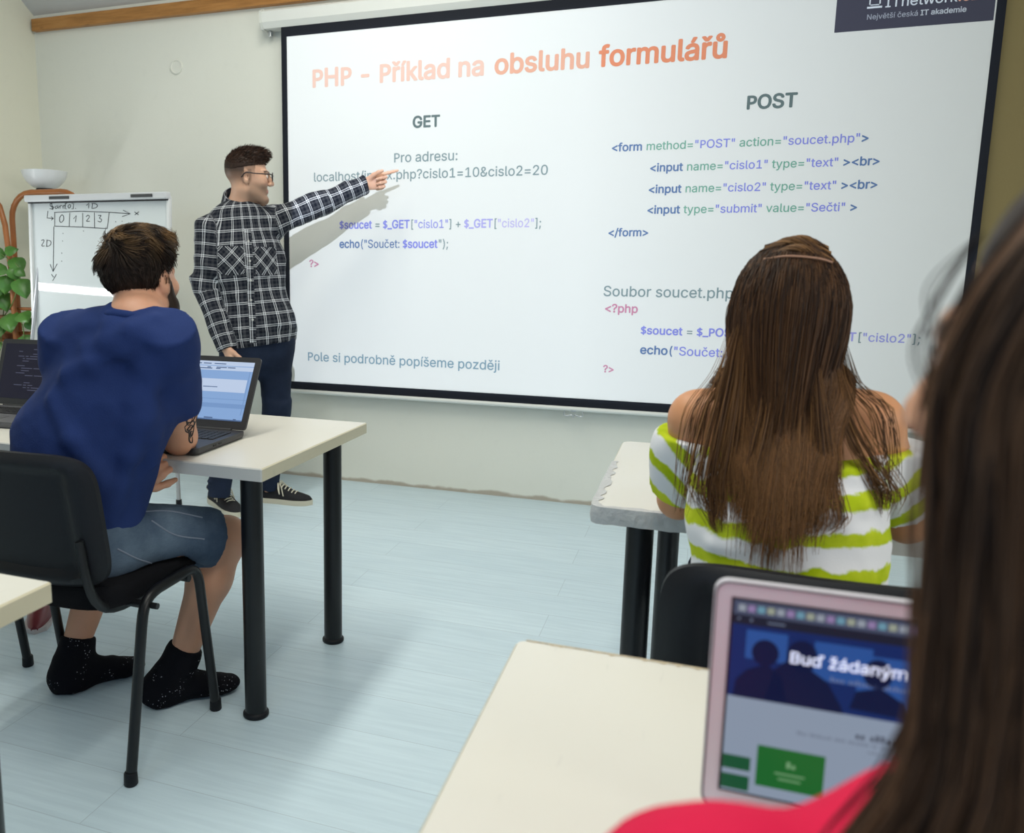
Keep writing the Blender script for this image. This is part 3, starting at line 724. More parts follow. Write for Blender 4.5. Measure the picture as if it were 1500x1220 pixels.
for yy in (gy-.62, gy+.62): b.box((XL+.025, yy, gz+.45), (.05, .06, 1.16), .004)
for zz in (gz-.10, gz+1.0): b.box((XL+.025, gy, zz), (.05, 1.30, .06), .004)
b.build('window_frame', M_WHITEPLASTIC, w1)
b = MB(); b.box((XL+.030, gy, gz+.51), (.006, 1.18, .92)); b.build('blind', mat('grey_blind', (.45, .45, .43), .9), w1)
area('window_light', (XL+.034, gy, gz), (0, math.radians(-90), 0), .045, 1.15, 9, (0.95, 0.98, 1.0))
# marker drawing, coordinates as they sit on the board
mk = MB()
def stroke(pts, r=.0018, sm=True):
    q = []
    for (px, py) in pts:
        # photo crop coordinates (x 3.39 of 0..300, y 3.39 from 200)
        X_, Y_ = px/3.39, 200+py/3.39; d = ray(X_, Y_); 
        # intersect with the tilted board plane
        k = .04; s_ = (WY-k*wz1+k*CAM_H)/(d[1]-k*d[2]); w_ = np.array([0, 0, CAM_H])+d*s_
        q.append((w_[0], w_[1]-.0006, w_[2]))
    if sm and len(q) > 2: q = smooth_path(q, 4)
    mk.tube(q, r, 6)
L = lambda *a: stroke(a, sm=False)
C = lambda *a: stroke(a)
L((272, 378), (272, 445)); L((270, 377), (400, 371), (545, 376), (645, 383)); L((272, 445), (400, 449), (533, 457)); L((543, 376), (533, 457))
L((347, 380), (344, 446)); L((411, 380), (411, 451)); L((469, 378), (470, 456))
L((612, 366), (648, 383), (608, 397)); L((268, 446), (265, 668)); L((249, 634), (264, 670), (284, 632))
L((238, 370), (234, 404), (264, 407)); L((254, 398), (266, 407), (255, 415))
C((308, 388), (298, 400), (297, 420), (305, 426), (316, 414), (316, 396), (308, 388)); L((366, 408), (379, 392), (375, 424))
C((428, 398), (438, 390), (444, 400), (430, 420), (446, 420)); C((488, 392), (502, 392), (494, 405), (505, 412), (500, 424), (486, 420))
C((262, 330), (250, 335), (252, 346), (266, 350), (262, 360), (248, 358)); L((256, 326), (262, 364))
C((284, 344), (274, 350), (278, 358), (288, 350), (287, 343), (291, 358)); L((296, 344), (299, 358)); C((298, 348), (303, 342), (308, 344)); L((312, 344), (314, 358)); C((313, 348), (317, 342), (322, 344))
L((333, 332), (325, 333), (323, 358), (331, 359)); C((344, 338), (338, 345), (342, 356), (350, 350), (350, 340), (344, 338)); L((358, 332), (366, 333), (364, 359), (356, 359)); L((374, 356), (377, 358))
L((430, 342), (442, 330), (440, 356)); L((460, 332), (457, 356)); C((456, 332), (474, 334), (484, 343), (476, 354), (456, 357))
C((206, 516), (216, 512), (218, 522), (207, 542), (222, 543)); L((234, 514), (232, 544)); C((232, 514), (250, 518), (254, 530), (246, 542), (230, 546))
L((668, 374), (688, 388)); L((690, 373), (670, 389)); L((256, 684), (266, 698)); L((280, 684), (262, 716))
for (x, y) in ((574, 422), (606, 420), (638, 427), (306, 578), (306, 618), (310, 518), (414, 468), (312, 480)): L((x, y), (x+2.5, y+1.5))
mk.build('marker_drawing', ink((.02, .022, .028)), board)

# ------------------------------------------------------------------ floor lamp and rattan stand with plant in the corner
LY = 3.98
lp = P(66, 268, LY); lamp = thing('floor_lamp', 'uplighter floor lamp with a white glass bowl behind the flip chart', 'lamp', (lp[0], LY, 0))
zt = P(66, 251, LY)[2]; zb = P(66, 277, LY)[2]
b = MB(); rr = .128
pr = [(.045, zb), (.075, zb+.014), (.102, zb+.040), (.119, zb+.068), (rr, zt), (rr-.004, zt), (.112, zb+.066), (.094, zb+.040), (.06, zb+.018), (.01, zb+.012)]
b.lathe(pr, (lp[0], LY, 0), 40); b.build('lamp_bowl', mat('opal_glass', (.78, .80, .82), .3, .5), lamp, smooth=.8)
b = MB(); b.lathe([(.012, 1.60), (.02, 1.62), (.03, zb-.03), (.052, zb-.004), (.05, zb+.002)], (lp[0], LY, 0), 28); b.build('bowl_holder', M_BLACKPLASTIC, lamp, smooth=.8)
b = MB(); b.lathe([(.012, .02), (.012, 1.62)], (lp[0], LY, 0), 16); b.build('pole', M_BLACKTUBE, lamp, smooth=.6)
b = MB(); b.lathe([(.135, 0), (.14, .01), (.13, .022), (.02, .03)], (lp[0], LY, 0), 32); b.build('base', M_BLACKTUBE, lamp, smooth=.6)
RYY = 3.86
M_CANE = mat('orange_bent_cane', (.36, .125, .035), .35, .5, noise=.25, nscale=12)
p0 = P(18, 400, RYY); st = thing('rattan_stand', 'orange bent cane plant stand in the corner beside the flip chart', 'plant stand', (p0[0], RYY, 0))
def X(px, Yq=RYY): return P(px, 400, Yq)[0]
def Zp(py, px=40, Yq=RYY): return P(px, py, Yq)[2]
def arch(y, xa, xb, ztop, rad):
    pts = [(xa, y, 0.0), (xa, y, .5), (xa, y, ztop-rad)]+[(xa+rad-rad*math.cos(math.radians(a)), y, ztop-rad+rad*math.sin(math.radians(a))) for a in (15, 30, 45, 60, 75, 90)]
    pts += [((xa+xb)/2, y, ztop)]+[(xb-rad+rad*math.sin(math.radians(a)), y, ztop-rad+rad*math.cos(math.radians(a))) for a in (0, 15, 30, 45, 60, 75)]+[(xb, y, ztop-rad), (xb, y, .5), (xb, y, 0)]
    return pts
b = MB(); b.tube(arch(RYY, X(23), X(23)+.52, Zp(282), .15), .0165, 12); b.build('arch', M_CANE, st, smooth=.7)
b = MB(); b.tube([(X(18, RYY-.06), RYY-.06, 0), (X(17, RYY-.06), RYY-.06, Zp(400)), (X(12, RYY-.06), RYY-.06, Zp(330)), (X(6, RYY-.06), RYY-.06, Zp(303)), (X(-4, RYY-.06), RYY-.06, Zp(287)), (X(-12, RYY-.06)+.02, RYY-.06, Zp(282)), (X(-22), RYY-.06, Zp(295)), (X(-27), RYY-.06, Zp(340)), (X(-27)-.01, RYY-.06, 0)], .0165, 12); b.build('arch', M_CANE, st, smooth=.7)
for i, z in enumerate((.30, .62, Zp(487), Zp(452))):
    b = MB(); b.tube([(X(-27), RYY-.03, z), (X(23)+.52, RYY-.03, z)], .010, 10); b.build('rung', M_CANE, st, smooth=.7)
b = MB(); b.box(((X(-27)+X(23)+.52)/2, RYY+.01, .80), (.75, .16, .015), .004); b.build('shelf', M_CANE, st)
# red-brown box behind the board edge and pot
pp = P(4, 540, RYY-.1); pl = thing('potted_plant', 'trailing pothos with heart-shaped leaves hanging on the cane stand', 'plant', (X(0), RYY+.01, .8075))
b = MB(); b.lathe([(.055, .8085), (.075, .93), (.080, .935), (.080, .945), (.070, .945), (.065, .90)], (X(0), RYY+.01, 0), 24); b.build('pot', mat('terracotta', (.42, .19, .10), .8), pl, smooth=.7)
M_LEAF = NT('pothos_leaf', .35, .5); v_ = M_LEAF.coord(); M_LEAF.color(M_LEAF.mix(M_LEAF.noise(v_, 25, 3), (.035, .12, .020), (.10, .26, .04))); M_LEAF = M_LEAF.m
lf = MB(); vn = MB()
def leaf(c, size, nrm, tip):
    c = Vector(c); nrm = Vector(nrm).normalized(); tip = Vector(tip); tip = (tip-nrm*tip.dot(nrm)).normalized(); sd = tip.cross(nrm)
    n = 9; V = []; Fs = []
    for i in range(n+1):
        t_ = i/n; wd = .52*size*math.sin(math.pi*min(1, t_**.62))**.8*(1-.15*t_) if 0 < t_ < 1 else 0
        for k in (-1, -.5, 0, .5, 1):
            back = -.12*size*abs(k)*(1-t_)*(1 if t_ < .3 else 0)
            V.append(c+tip*(t_*size+back)+sd*(wd*k)+nrm*(-.10*size*abs(k)*1.0+.04*size*math.sin(3*t_)))
    for i in range(n):
        for k in range(4): Fs.append((i*5+k, i*5+k+1, (i+1)*5+k+1, (i+1)*5+k))
    lf.add(V, Fs)
rg = random.Random(12)
tocam = Vector((.62, -.75, .25))
for (px, py, sz, tx, tz) in ((2, 376, .085, -.8, -.5), (8, 378, .07, .9, .5), (22, 388, .10, .3, -1), (6, 400, .09, -.6, -.7), (29, 420, .115, .25, -1), (8, 416, .10, -.2, -1), (16, 404, .075, .5, -.6), (4, 440, .11, .1, -1), (-8, 428, .10, -.3, -1), (12, 470, .13, .35, -1), (-4, 482, .11, -.2, -1), (30, 468, .10, .6, -.8), (40, 480, .075, .8, -.6), (36, 503, .105, .25, -1), (-6, 455, .09, -.7, -.6), (24, 405, .06, .7, -.3), (-10, 390, .1, -.4, -.8), (-12, 510, .1, .1, -1)):
    yy = RYY-.10+rg.uniform(-.03, .03); c = P(px, py-10, yy)
    leaf(c, sz, tocam+Vector((rg.uniform(-.5, .5), rg.uniform(-.2, .2), rg.uniform(-.2, .5))), (tx, .1, tz))
lf.build('foliage', M_LEAF, pl, smooth=1.5)
for pts in (((X(0), RYY, .93), P(8, 420, RYY-.09), P(14, 385, RYY-.10), P(2, 372, RYY-.1)), ((X(0), RYY, .93), P(20, 440, RYY-.10), P(30, 400, RYY-.1), P(22, 385, RYY-.1)), ((X(0), RYY, .93), P(30, 470, RYY-.1), P(36, 500, RYY-.1), P(38, 520, RYY-.1)), ((X(0), RYY, .93), P(4, 480, RYY-.1), P(2, 500, RYY-.1), P(12, 522, RYY-.1), P(6, 545, RYY-.1))):
    vn.tube(smooth_path([tuple(q) for q in pts]), .003, 6)
vn.build('vine', mat('vine', (.12, .20, .05), .6), pl)
# red shoe under the left chair
rs = PZ(54, 900, .045); sh = thing('shoe', 'dark red shoe on the floor beyond the left cream table corner', 'shoe', (rs[0], rs[1], 0))
b = MB(); V = []; Fs = []; n = 14; m = 12; dirv = Vector((.55, -.80, 0)).normalized(); sdv = Vector((-dirv.y, dirv.x, 0))
for i in range(m+1):
    t_ = i/m; x = -.20+.26*t_; wd = .042*max(0, math.sin(math.pi*min(1, max(.0, t_*.90+.08))))**.5; ht = (.085 if t_ < .45 else .085-.045*((t_-.45)/.55))*max(0, math.sin(math.pi*min(1, .12+t_*.86)))**.4
    for k in range(n):
        th = math.pi*k/(n-1); V.append(Vector((rs[0], rs[1], .012))+dirv*x+sdv*(wd*math.cos(th))+Vector((0, 0, ht*max(0, math.sin(th))**.8)))
for i in range(m):
    for k in range(n-1): Fs.append((i*n+k, i*n+k+1, (i+1)*n+k+1, (i+1)*n+k))
Fs += [tuple(range(n)), tuple(m*n+k for k in range(n))[::-1]]
b.add(V, Fs); b.build('upper', mat('red_leather', (.16, .012, .02), .3, .5), sh, smooth=.9)
b = MB(); poly = [(-.205, -.03), (-.19, -.042), (0, -.044), (.04, -.036), (.066, 0), (.04, .036), (0, .044), (-.19, .042), (-.205, .03)]
V = [Vector((rs[0], rs[1], z))+dirv*x+sdv*y for z in (0, .016) for x, y in poly]; n = len(poly)
b.add(V, [tuple(range(n))[::-1], tuple(range(n, 2*n))]+[(i, (i+1) % n, n+(i+1) % n, n+i) for i in range(n)]); b.build('sole', mat('shoe_sole', (.55, .50, .5), .6), sh)

# ================================================================== bodies as smooth signed-distance fields
def nrm(v): v = np.asarray(v, float); return v/np.linalg.norm(v)
class SDF:
    BIG = .25
    def __init__(s): s.ops = []
    def _add(s, fn, bb, k, mode): s.ops.append((fn, np.array(bb[0]), np.array(bb[1]), k, mode)); return s
    def cap(s, a, b, ra, rb=None, k=.02, mode='u', flat=False):
        """tapered limb from a to b; flat: cut square at b"""
        a = np.asarray(a, float); b = np.asarray(b, float); rb = ra if rb is None else rb; ab = b-a; L2 = ab@ab; L = math.sqrt(L2)
        def fn(p):
            q = p-a; t = (q@ab)/L2; tc = np.clip(t, 0, 1)
            d = np.linalg.norm(q-tc[..., None]*ab, axis=-1)-(ra+(rb-ra)*tc)
            if flat: d = np.maximum(np.linalg.norm(q-t[..., None]*ab, axis=-1)-(ra+(rb-ra)*tc), np.maximum((t-1)*L, -t*L-ra))
            return d
        r = max(ra, rb); return s._add(fn, (np.minimum(a, b)-r, np.maximum(a, b)+r), k, mode)
    def ecap(s, a, b, wa, wb, side, k=.03, mode='u', flatb=False, flata=False, pw=2.0):
        """elliptic limb or trunk section: wa, wb = (half width along side, half depth) at both ends"""
        a = np.asarray(a, float); b = np.asarray(b, float); ab = b-a; L = np.linalg.norm(ab); ax = ab/L
        sd = np.asarray(side, float); sd = nrm(sd-ax*(sd@ax)); fr = np.cross(ax, sd)
        def fn(p):
            q = p-a; t = q@ax; tc = np.clip(t/L, 0, 1)
            w = wa[0]+(wb[0]-wa[0])*tc; h = wa[1]+(wb[1]-wa[1])*tc; o = t-tc*L
            m = np.minimum(w, h)
            oo = np.where(o > 0, 0 if flatb else o, 0 if flata else o)
            rr = (np.abs((q@sd)/w)**pw+np.abs((q@fr)/h)**pw+np.abs(oo/m)**pw)**(1/pw)
            d = (rr-1)*m
            if flatb: d = np.maximum(d, t-L)
            if flata: d = np.maximum(d, -t)
            return d
        r = max(*wa, *wb); return s._add(fn, (np.minimum(a, b)-r, np.maximum(a, b)+r), k, mode)
    def ell(s, c, r, R=None, k=.02, mode='u'):
        c = np.asarray(c, float); r = np.asarray(r, float); R = np.eye(3) if R is None else R
        def fn(p):
            q = (p-c)@R; k0 = np.linalg.norm(q/r, axis=-1); k1 = np.linalg.norm(q/r**2, axis=-1)
            return k0*(k0-1)/np.maximum(k1, 1e-9)
        e = np.abs(R)@r; return s._add(fn, (c-e, c+e), k, mode)
    def plane(s, pt, n, c=None, rad=None):
        """cut away everything on the +n side (within rad of c when given)"""
        pt = np.asarray(pt, float); n = nrm(n)
        def fn(p): return -((p-pt)@n)
        if c is None: bb = (np.full(3, -99.), np.full(3, 99.))
        else: c = np.asarray(c, float); bb = (c-rad, c+rad)
        return s._add(fn, bb, .002, 'cut')
    def disp(s, fn): return s._add(fn, (np.full(3, -99.), np.full(3, 99.)), 0, 'd')
    @staticmethod
    def _comb(f, d, k, mode):
        if mode == 'u':
            h = np.maximum(k-np.abs(f-d), 0)/k if k > 0 else 0; return np.minimum(f, d)-h*h*k*.25
        if mode == 's' or mode == 'cut':
            d = -d if mode == 's' else -d
            h = np.maximum(k-np.abs(f-d), 0)/k if k > 0 else 0; return np.maximum(f, d)+h*h*k*.25
        return f+d
    def at(s, p):
        f = np.full(p.shape[:-1], s.BIG)
        for fn, lo, hi, k, mode in s.ops:
            pad = k+.06
            m = np.all((p >= lo-pad) & (p <= hi+pad), axis=-1)
            if mode == 'd': m = np.abs(f) < .05
            if m.any(): f[m] = s._comb(f[m], fn(p[m]), k, mode)
        return f
    def grad(s, p, e=.003):
        g = np.stack([s.at(p+np.eye(3)[i]*e)-s.at(p-np.eye(3)[i]*e) for i in range(3)], -1)
        return g/np.maximum(np.linalg.norm(g, axis=-1, keepdims=True), 1e-9)
    def grid(s, xs, ys, zs):
        F = np.full((len(xs), len(ys), len(zs)), s.BIG, np.float32); axs = (xs, ys, zs)
        for fn, lo, hi, k, mode in s.ops:
            pad = k+.03; sl = []
            for i in range(3):
                a = np.searchsorted(axs[i], lo[i]-pad); b_ = np.searchsorted(axs[i], hi[i]+pad); sl.append(slice(a, b_))
            if any(q.stop <= q.start for q in sl): continue
            sub = F[sl[0], sl[1], sl[2]]
            if mode in ('d', 'cut', 's'):
                m = np.abs(sub) < .045 if mode == 'd' else sub < .05
                idx = np.nonzero(m)
                if len(idx[0]) == 0: continue
                p = np.stack([xs[sl[0]][idx[0]], ys[sl[1]][idx[1]], zs[sl[2]][idx[2]]], -1)
                sub[m] = s._comb(sub[m], fn(p), k, mode)
            else:
                p = np.stack(np.meshgrid(xs[sl[0]], ys[sl[1]], zs[sl[2]], indexing='ij'), -1)
                sub[...] = s._comb(sub, fn(p), k, mode)
        return F
    def bounds(s):
        lo = np.min([o[1] for o in s.ops if o[4] == 'u'], axis=0); hi = np.max([o[2] for o in s.ops if o[4] == 'u'], axis=0); return lo-.03, hi+.03
    def mesh(s, h=.006, refine=()):
        """surface nets on a grid whose steps shrink inside the refine boxes (lo, hi, step)"""
        lo, hi = s.bounds(); axs = []
        for i in range(3):
            cur = lo[i]; a = [cur]
            while cur < hi[i]:
                st = h
                for rl, rh, rs in refine:
                    if rl[i]-st < cur < rh[i]: st = min(st, rs)
                cur += st; a.append(cur)
            axs.append(np.array(a))
        F = s.grid(*axs); ins = F < 0
        n = [len(a) for a in axs]
        cnt = np.zeros([k-1 for k in n], np.int8)
        for dx in (0, 1):
            for dy in (0, 1):
                for dz in (0, 1): cnt += ins[dx:n[0]-1+dx, dy:n[1]-1+dy, dz:n[2]-1+dz]
        act = (cnt > 0) & (cnt < 8); I = np.stack(np.nonzero(act), -1)
        vid = np.full(act.shape, -1, np.int32); vid[act] = np.arange(len(I))
        crn = [(dx, dy, dz) for dx in (0, 1) for dy in (0, 1) for dz in (0, 1)]
        val = np.stack([F[I[:, 0]+c[0], I[:, 1]+c[1], I[:, 2]+c[2]] for c in crn], 1)
        pos = np.stack([np.stack([axs[0][I[:, 0]+c[0]], axs[1][I[:, 1]+c[1]], axs[2][I[:, 2]+c[2]]], -1) for c in crn], 1)
        acc = np.zeros((len(I), 3)); num = np.zeros(len(I))
        for a in range(8):
            for b_ in range(a+1, 8):
                if sum(abs(crn[a][q]-crn[b_][q]) for q in range(3)) != 1: continue
                x = (val[:, a] < 0) != (val[:, b_] < 0); t = val[x, a]/(val[x, a]-val[x, b_])
                acc[x] += pos[x, a]+(pos[x, b_]-pos[x, a])*t[:, None]; num[x] += 1
        V = acc/num[:, None]; quads = []
        for ax in range(3):
            o = [0, 0, 0]; o[ax] = 1
            A = ins[:n[0]-o[0], :n[1]-o[1], :n[2]-o[2]]; B = ins[o[0]:, o[1]:, o[2]:]
            E = np.stack(np.nonzero(A != B), -1); u, w = [(1, 2), (2, 0), (0, 1)][ax]
            E = E[(E[:, u] > 0) & (E[:, w] > 0) & (E[:, u] < n[u]-1) & (E[:, w] < n[w]-1)]
            du = np.zeros(3, int); du[u] = 1; dw = np.zeros(3, int); dw[w] = 1
            q = np.stack([vid[tuple((E-du-dw).T)], vid[tuple((E-dw).T)], vid[tuple(E.T)], vid[tuple((E-du).T)]], -1)
            fl = ~A[tuple(E.T)]; q[fl] = q[fl][:, ::-1]; quads.append(q)
        return V, np.concatenate(quads)
def relax(V, Q, it=2, lam=.5):
    E = np.concatenate([Q[:, [0, 1]], Q[:, [1, 2]], Q[:, [2, 3]], Q[:, [3, 0]]]); n = len(V)
    for _ in range(it):
        acc = np.zeros((n, 3)); c = np.zeros(n)
        for a, b_ in ((0, 1), (1, 0)):
            for d in range(3): acc[:, d] += np.bincount(E[:, a], V[E[:, b_], d], n)
            c += np.bincount(E[:, a], minlength=n)
        V = V+lam*(acc/np.maximum(c, 1)[:, None]-V)
    return V
def mesh_np(name, V, Q, mat_, parent, attrs=None, smooth=True):
    """fast mesh from arrays of vertices and quads; attrs: {name: (kind, per-vertex array)}"""
    me = bpy.data.meshes.new(name); V = np.asarray(V, np.float32); r = root_of(parent); V = V-np.array(r.location, np.float32)
    me.vertices.add(len(V)); me.vertices.foreach_set('co', V.ravel())
    k = Q.shape[1]; me.loops.add(Q.size); me.loops.foreach_set('vertex_index', Q.astype(np.int32).ravel())
    me.polygons.add(len(Q)); me.polygons.foreach_set('loop_start', np.arange(0, Q.size, k, dtype=np.int32))
    if smooth: me.polygons.foreach_set('use_smooth', np.ones(len(Q), bool))
    for an, (kind, arr) in (attrs or {}).items():
        at_ = me.attributes.new(an, kind, 'POINT')
        if kind == 'FLOAT_COLOR':
            arr = np.concatenate([arr, np.ones((len(arr), 1))], 1); at_.data.foreach_set('color', arr.astype(np.float32).ravel())
        elif kind == 'FLOAT_VECTOR': at_.data.foreach_set('vector', arr.astype(np.float32).ravel())
        else: at_.data.foreach_set('value', arr.astype(np.float32).ravel())
    me.update(calc_edges=True); me.validate()
    return link_mesh(name, me, mat_, parent, local=True)
def strands(name, pts, rad, mat_, parent, col=None, sides=3):
    """pts (N,M,3) centre lines, rad (N,M): every hair a thin tapering tube"""
    N, M, _ = pts.shape; t = np.gradient(pts, axis=1); t /= np.maximum(np.linalg.norm(t, axis=-1, keepdims=True), 1e-9)
    ref = np.array([.31, -.87, .38]); a = np.cross(t, ref); a /= np.maximum(np.linalg.norm(a, axis=-1, keepdims=True), 1e-9); b_ = np.cross(t, a)
    V = np.stack([pts+(a*math.cos(2*math.pi*k/sides)+b_*math.sin(2*math.pi*k/sides))*rad[..., None] for k in range(sides)], 2)   # N,M,S,3
    idx = np.arange(N*M*sides).reshape(N, M, sides); Q = []
    for k in range(sides):
        k2 = (k+1) % sides; Q.append(np.stack([idx[:, :-1, k], idx[:, :-1, k2], idx[:, 1:, k2], idx[:, 1:, k]], -1).reshape(-1, 4))
    at_ = None
    if col is not None: at_ = {'tint': ('FLOAT_COLOR', np.repeat(np.repeat(col[:, None], M, 1)[:, :, None], sides, 2).reshape(-1, 3) if col.ndim == 2 else np.repeat(col[:, :, None], sides, 2).reshape(-1, 3))}
    return mesh_np(name, V.reshape(-1, 3), np.concatenate(Q), mat_, parent, at_)
def tint_mat(name, rough=.5, spec=.4, sss=0.0, noise=0.0, nscale=60, bump=0.0, bscale=300, aniso=0.0):
    n = NT(name, rough, spec); a = n.node('ShaderNodeAttribute', attribute_name='tint'); c = a.outputs['Color']
    if noise: c = n.mix(n.math('MULTIPLY', n.noise(n.coord(), nscale, 4), noise), c, (1.25, 1.1, 1.05), 'MULTIPLY')
    n.color(c)
    if sss:
        n.b.inputs['Subsurface Weight'].default_value = sss; n.b.inputs['Subsurface Radius'].default_value = (.012, .005, .003); n.b.inputs['Subsurface Scale'].default_value = 1.0
    if bump: n.bump(n.noise(n.coord(), bscale, 3), bump, .003)
    return n.m
M_SKIN = tint_mat('skin', .48, .4, sss=.12, noise=.35, nscale=45, bump=.12, bscale=260)
M_HAIR = tint_mat('hair', .55, .22)

def frame(fwd, up=(0, 0, 1)):
    """columns: the person's right, forward, up"""
    f = nrm(fwd); u = np.asarray(up, float); u = nrm(u-f*(u@f)); r = np.cross(f, u); return np.stack([r, f, u], 1)
def add_head(s, c, R, sc=1.0, neck=None, neck_r=.056, female=False, nk=None):
    c = np.asarray(c, float)
    def q(x, y, z): return c+R@(np.array([x, y, z])*sc)
    def e(p, r, k=.02, mode='u', rot=None): s.ell(q(*p), np.array(r)*sc, R if rot is None else R@rot, k*sc, mode)
    e((0, -.015, .034), (.074, .095, .084)); e((0, .022, -.030), (.062, .066, .082), .03)
    jw = .048 if female else .054
    for x in (-1, 1):
        s.cap(q(x*jw, -.002, -.060), q(x*.020, .068, -.098), .020*sc, .018*sc, .025*sc); e((x*.038, .060, -.022), (.026, .026, .024), .02)
        s.cap(q(x*.012, .086, .020), q(x*.044, .068, .022), .011*sc, .010*sc, .014*sc)
    e((0, .076, -.102), (.022, .018, .017), .018)
    s.cap(q(0, .088, .012), q(0, .108, -.026), .0085*sc, .0115*sc, .010*sc)
    for x in (-1, 1):
        e((x*.011, .099, -.031), (.008, .010, .008), .006); s.ell(q(x*.032, .096, .003), np.array([.014, .014, .010])*sc, R, .008*sc, 's')
        e((x*.032, .078, .002), (.0125, .0125, .0125), .003)
    e((0, .080, -.058), (.024, .012, .006), .010); e((0, .079, -.068), (.021, .012, .0065), .010)
    cy_ = math.cos(.35); sy_ = math.sin(.35)
    for x in (-1, 1):
        rot = np.array([[cy_, x*sy_, 0], [-x*sy_, cy_, 0], [0, 0, 1]])
        e((x*.079, -.012, -.004), (.007, .018, .031), .006, 'u', rot); e((x*.084, -.008, -.002), (.006, .009, .017), .006, 's', rot)
        e((x*.076, -.004, -.030), (.007, .009, .009), .006)
    if neck is not None: s.cap(q(0, -.022, -.055), neck, neck_r*.98, neck_r*1.08, .03)
    return q
def add_hand(s, w, fwd, back, curl, thumb=(.5, .3), side=1, sc=1.0, spread=.06, k=.006):
    """w wrist, fwd along the palm, back = normal of the back of the hand, side=+1 when the thumb lies on fwd x back; curl = 4 finger bends"""
    w = np.asarray(w, float); f = nrm(fwd); b_ = np.asarray(back, float); b_ = nrm(b_-f*(b_@f)); t = np.cross(f, b_)*side
    def q(x, y, z): return w+(t*x+f*y+b_*z)*sc
    s.ecap(q(0, -.005, 0), q(.002, .085, 0), (.027*sc, .019*sc), (.041*sc, .014*sc), t, .012)
    L = ((.030, .088, .042, .026, .021), (.010, .092, .046, .029, .022), (-.011, .089, .042, .027, .021), (-.030, .080, .033, .021, .018))
    for (x, y, l1, l2, l3), cu in zip(L, curl):
        p = q(x, y, 0); an = cu*.9; dx = x*spread*6
        def dirv(a): return nrm(f*math.cos(a)-b_*math.sin(a)+t*dx*math.cos(a))
        p1 = p+dirv(an)*l1*sc; p2 = p1+dirv(an+cu*1.05)*l2*sc; p3 = p2+dirv(an+cu*1.75)*l3*sc
        s.cap(p-f*.02*sc, p, .0105*sc, .0098*sc, k); s.cap(p, p1, .0098*sc, .0086*sc, k); s.cap(p1, p2, .0086*sc, .0078*sc, k*.6); s.cap(p2, p3, .0078*sc, .0064*sc, k*.6)
    p0 = q(.020, .022, -.006); d1 = nrm(t*thumb[0]+f*.75-b_*thumb[1]); p1 = p0+d1*.040*sc
    d2 = nrm(t*thumb[0]*.55+f*.85-b_*(thumb[1]*1.4)); p2 = p1+d2*.032*sc; d3 = nrm(t*thumb[0]*.2+f*.9-b_*thumb[1]*1.7); p3 = p2+d3*.026*sc
    s.cap(p0, p1, .014*sc, .0115*sc, .010); s.cap(p1, p2, .0112*sc, .0098*sc, k); s.cap(p2, p3, .0098*sc, .0076*sc, k)
    return q
def skin_tint(V, base, head=None, R=None, sc=1.0, lips=(.46, .22, .18), brow=(.06, .035, .02), stubble=None, stub_a=.5, iris=(.10, .13, .12), buzz=None):
    T = np.tile(np.array(base), (len(V), 1))
    if head is None: return T
    L = ((V-np.asarray(head))@R)/sc; x, y, z = L.T; ax = np.abs(x)
    def put(m, c, a=1.0):
        m = np.clip(m, 0, 1)[:, None]*a; T[:] = T*(1-m)+np.array(c)*m
    near = np.linalg.norm(L, axis=1) < .17
    put(near*np.clip((.018-np.hypot(ax-.045, z+.028))/.018, 0, 1)*(y > .04), (base[0]*1.02, base[1]*.75, base[2]*.72), .5)
    if stubble is not None:
        m = near*np.clip((-.028-z+.35*np.maximum(0, .05-y))/.02, 0, 1)*np.clip((z+.135)/.02, 0, 1)*np.clip((y+.012)/.02, 0, 1)
        m = np.maximum(m, near*np.clip((.012-np.abs(z+.047))/.006, 0, 1)*(y > .07)*(ax < .034))
        m *= 1-np.clip((.016-np.hypot(ax*.9, (z+.058)))/.006, 0, 1)*(y > .07)
        sb = near*np.clip((.011-np.abs(y-.006))/.006, 0, 1)*(z < .03)*(z > -.05)*(ax > .05); put(np.maximum(m, sb), stubble, stub_a)
    if buzz is not None:
        lim = np.where(y > .03, .065, np.where(y > -.02, .0+.5*np.maximum(0, .0), -.045))
        m = near*np.clip((z-lim)/.075+.10, 0, 1)*np.clip((.052-y)/.02, 0, 1); put(m, buzz, .95)
    put(near*np.clip((.0075-np.abs(z+.0635))/.003, 0, 1)*np.clip((.026-ax)/.004, 0, 1)*(y > .082), lips)
    zb = .022+.004*np.clip(1-np.abs(ax-.035)/.02, -1, 1); put(near*np.clip((.0052-np.abs(z-zb))/.002, 0, 1)*(ax > .013)*(ax < .054)*(y > .055), brow, .9)
    r = np.hypot(ax-.032, (z-.003)*1.25); ey = near*(y > .070)
    put(ey*np.clip((.0125-r)/.002, 0, 1), (.78, .75, .72)); put(ey*np.clip((.0062-r)/.0015, 0, 1), iris); put(ey*np.clip((.003-r)/.001, 0, 1), (.01, .01, .01))
    put(ey*np.clip((.0022-np.abs(z-.0125+.18*np.maximum(0, ax-.04)))/.001, 0, 1)*(ax > .019)*(ax < .046), (.05, .03, .025))
    return T
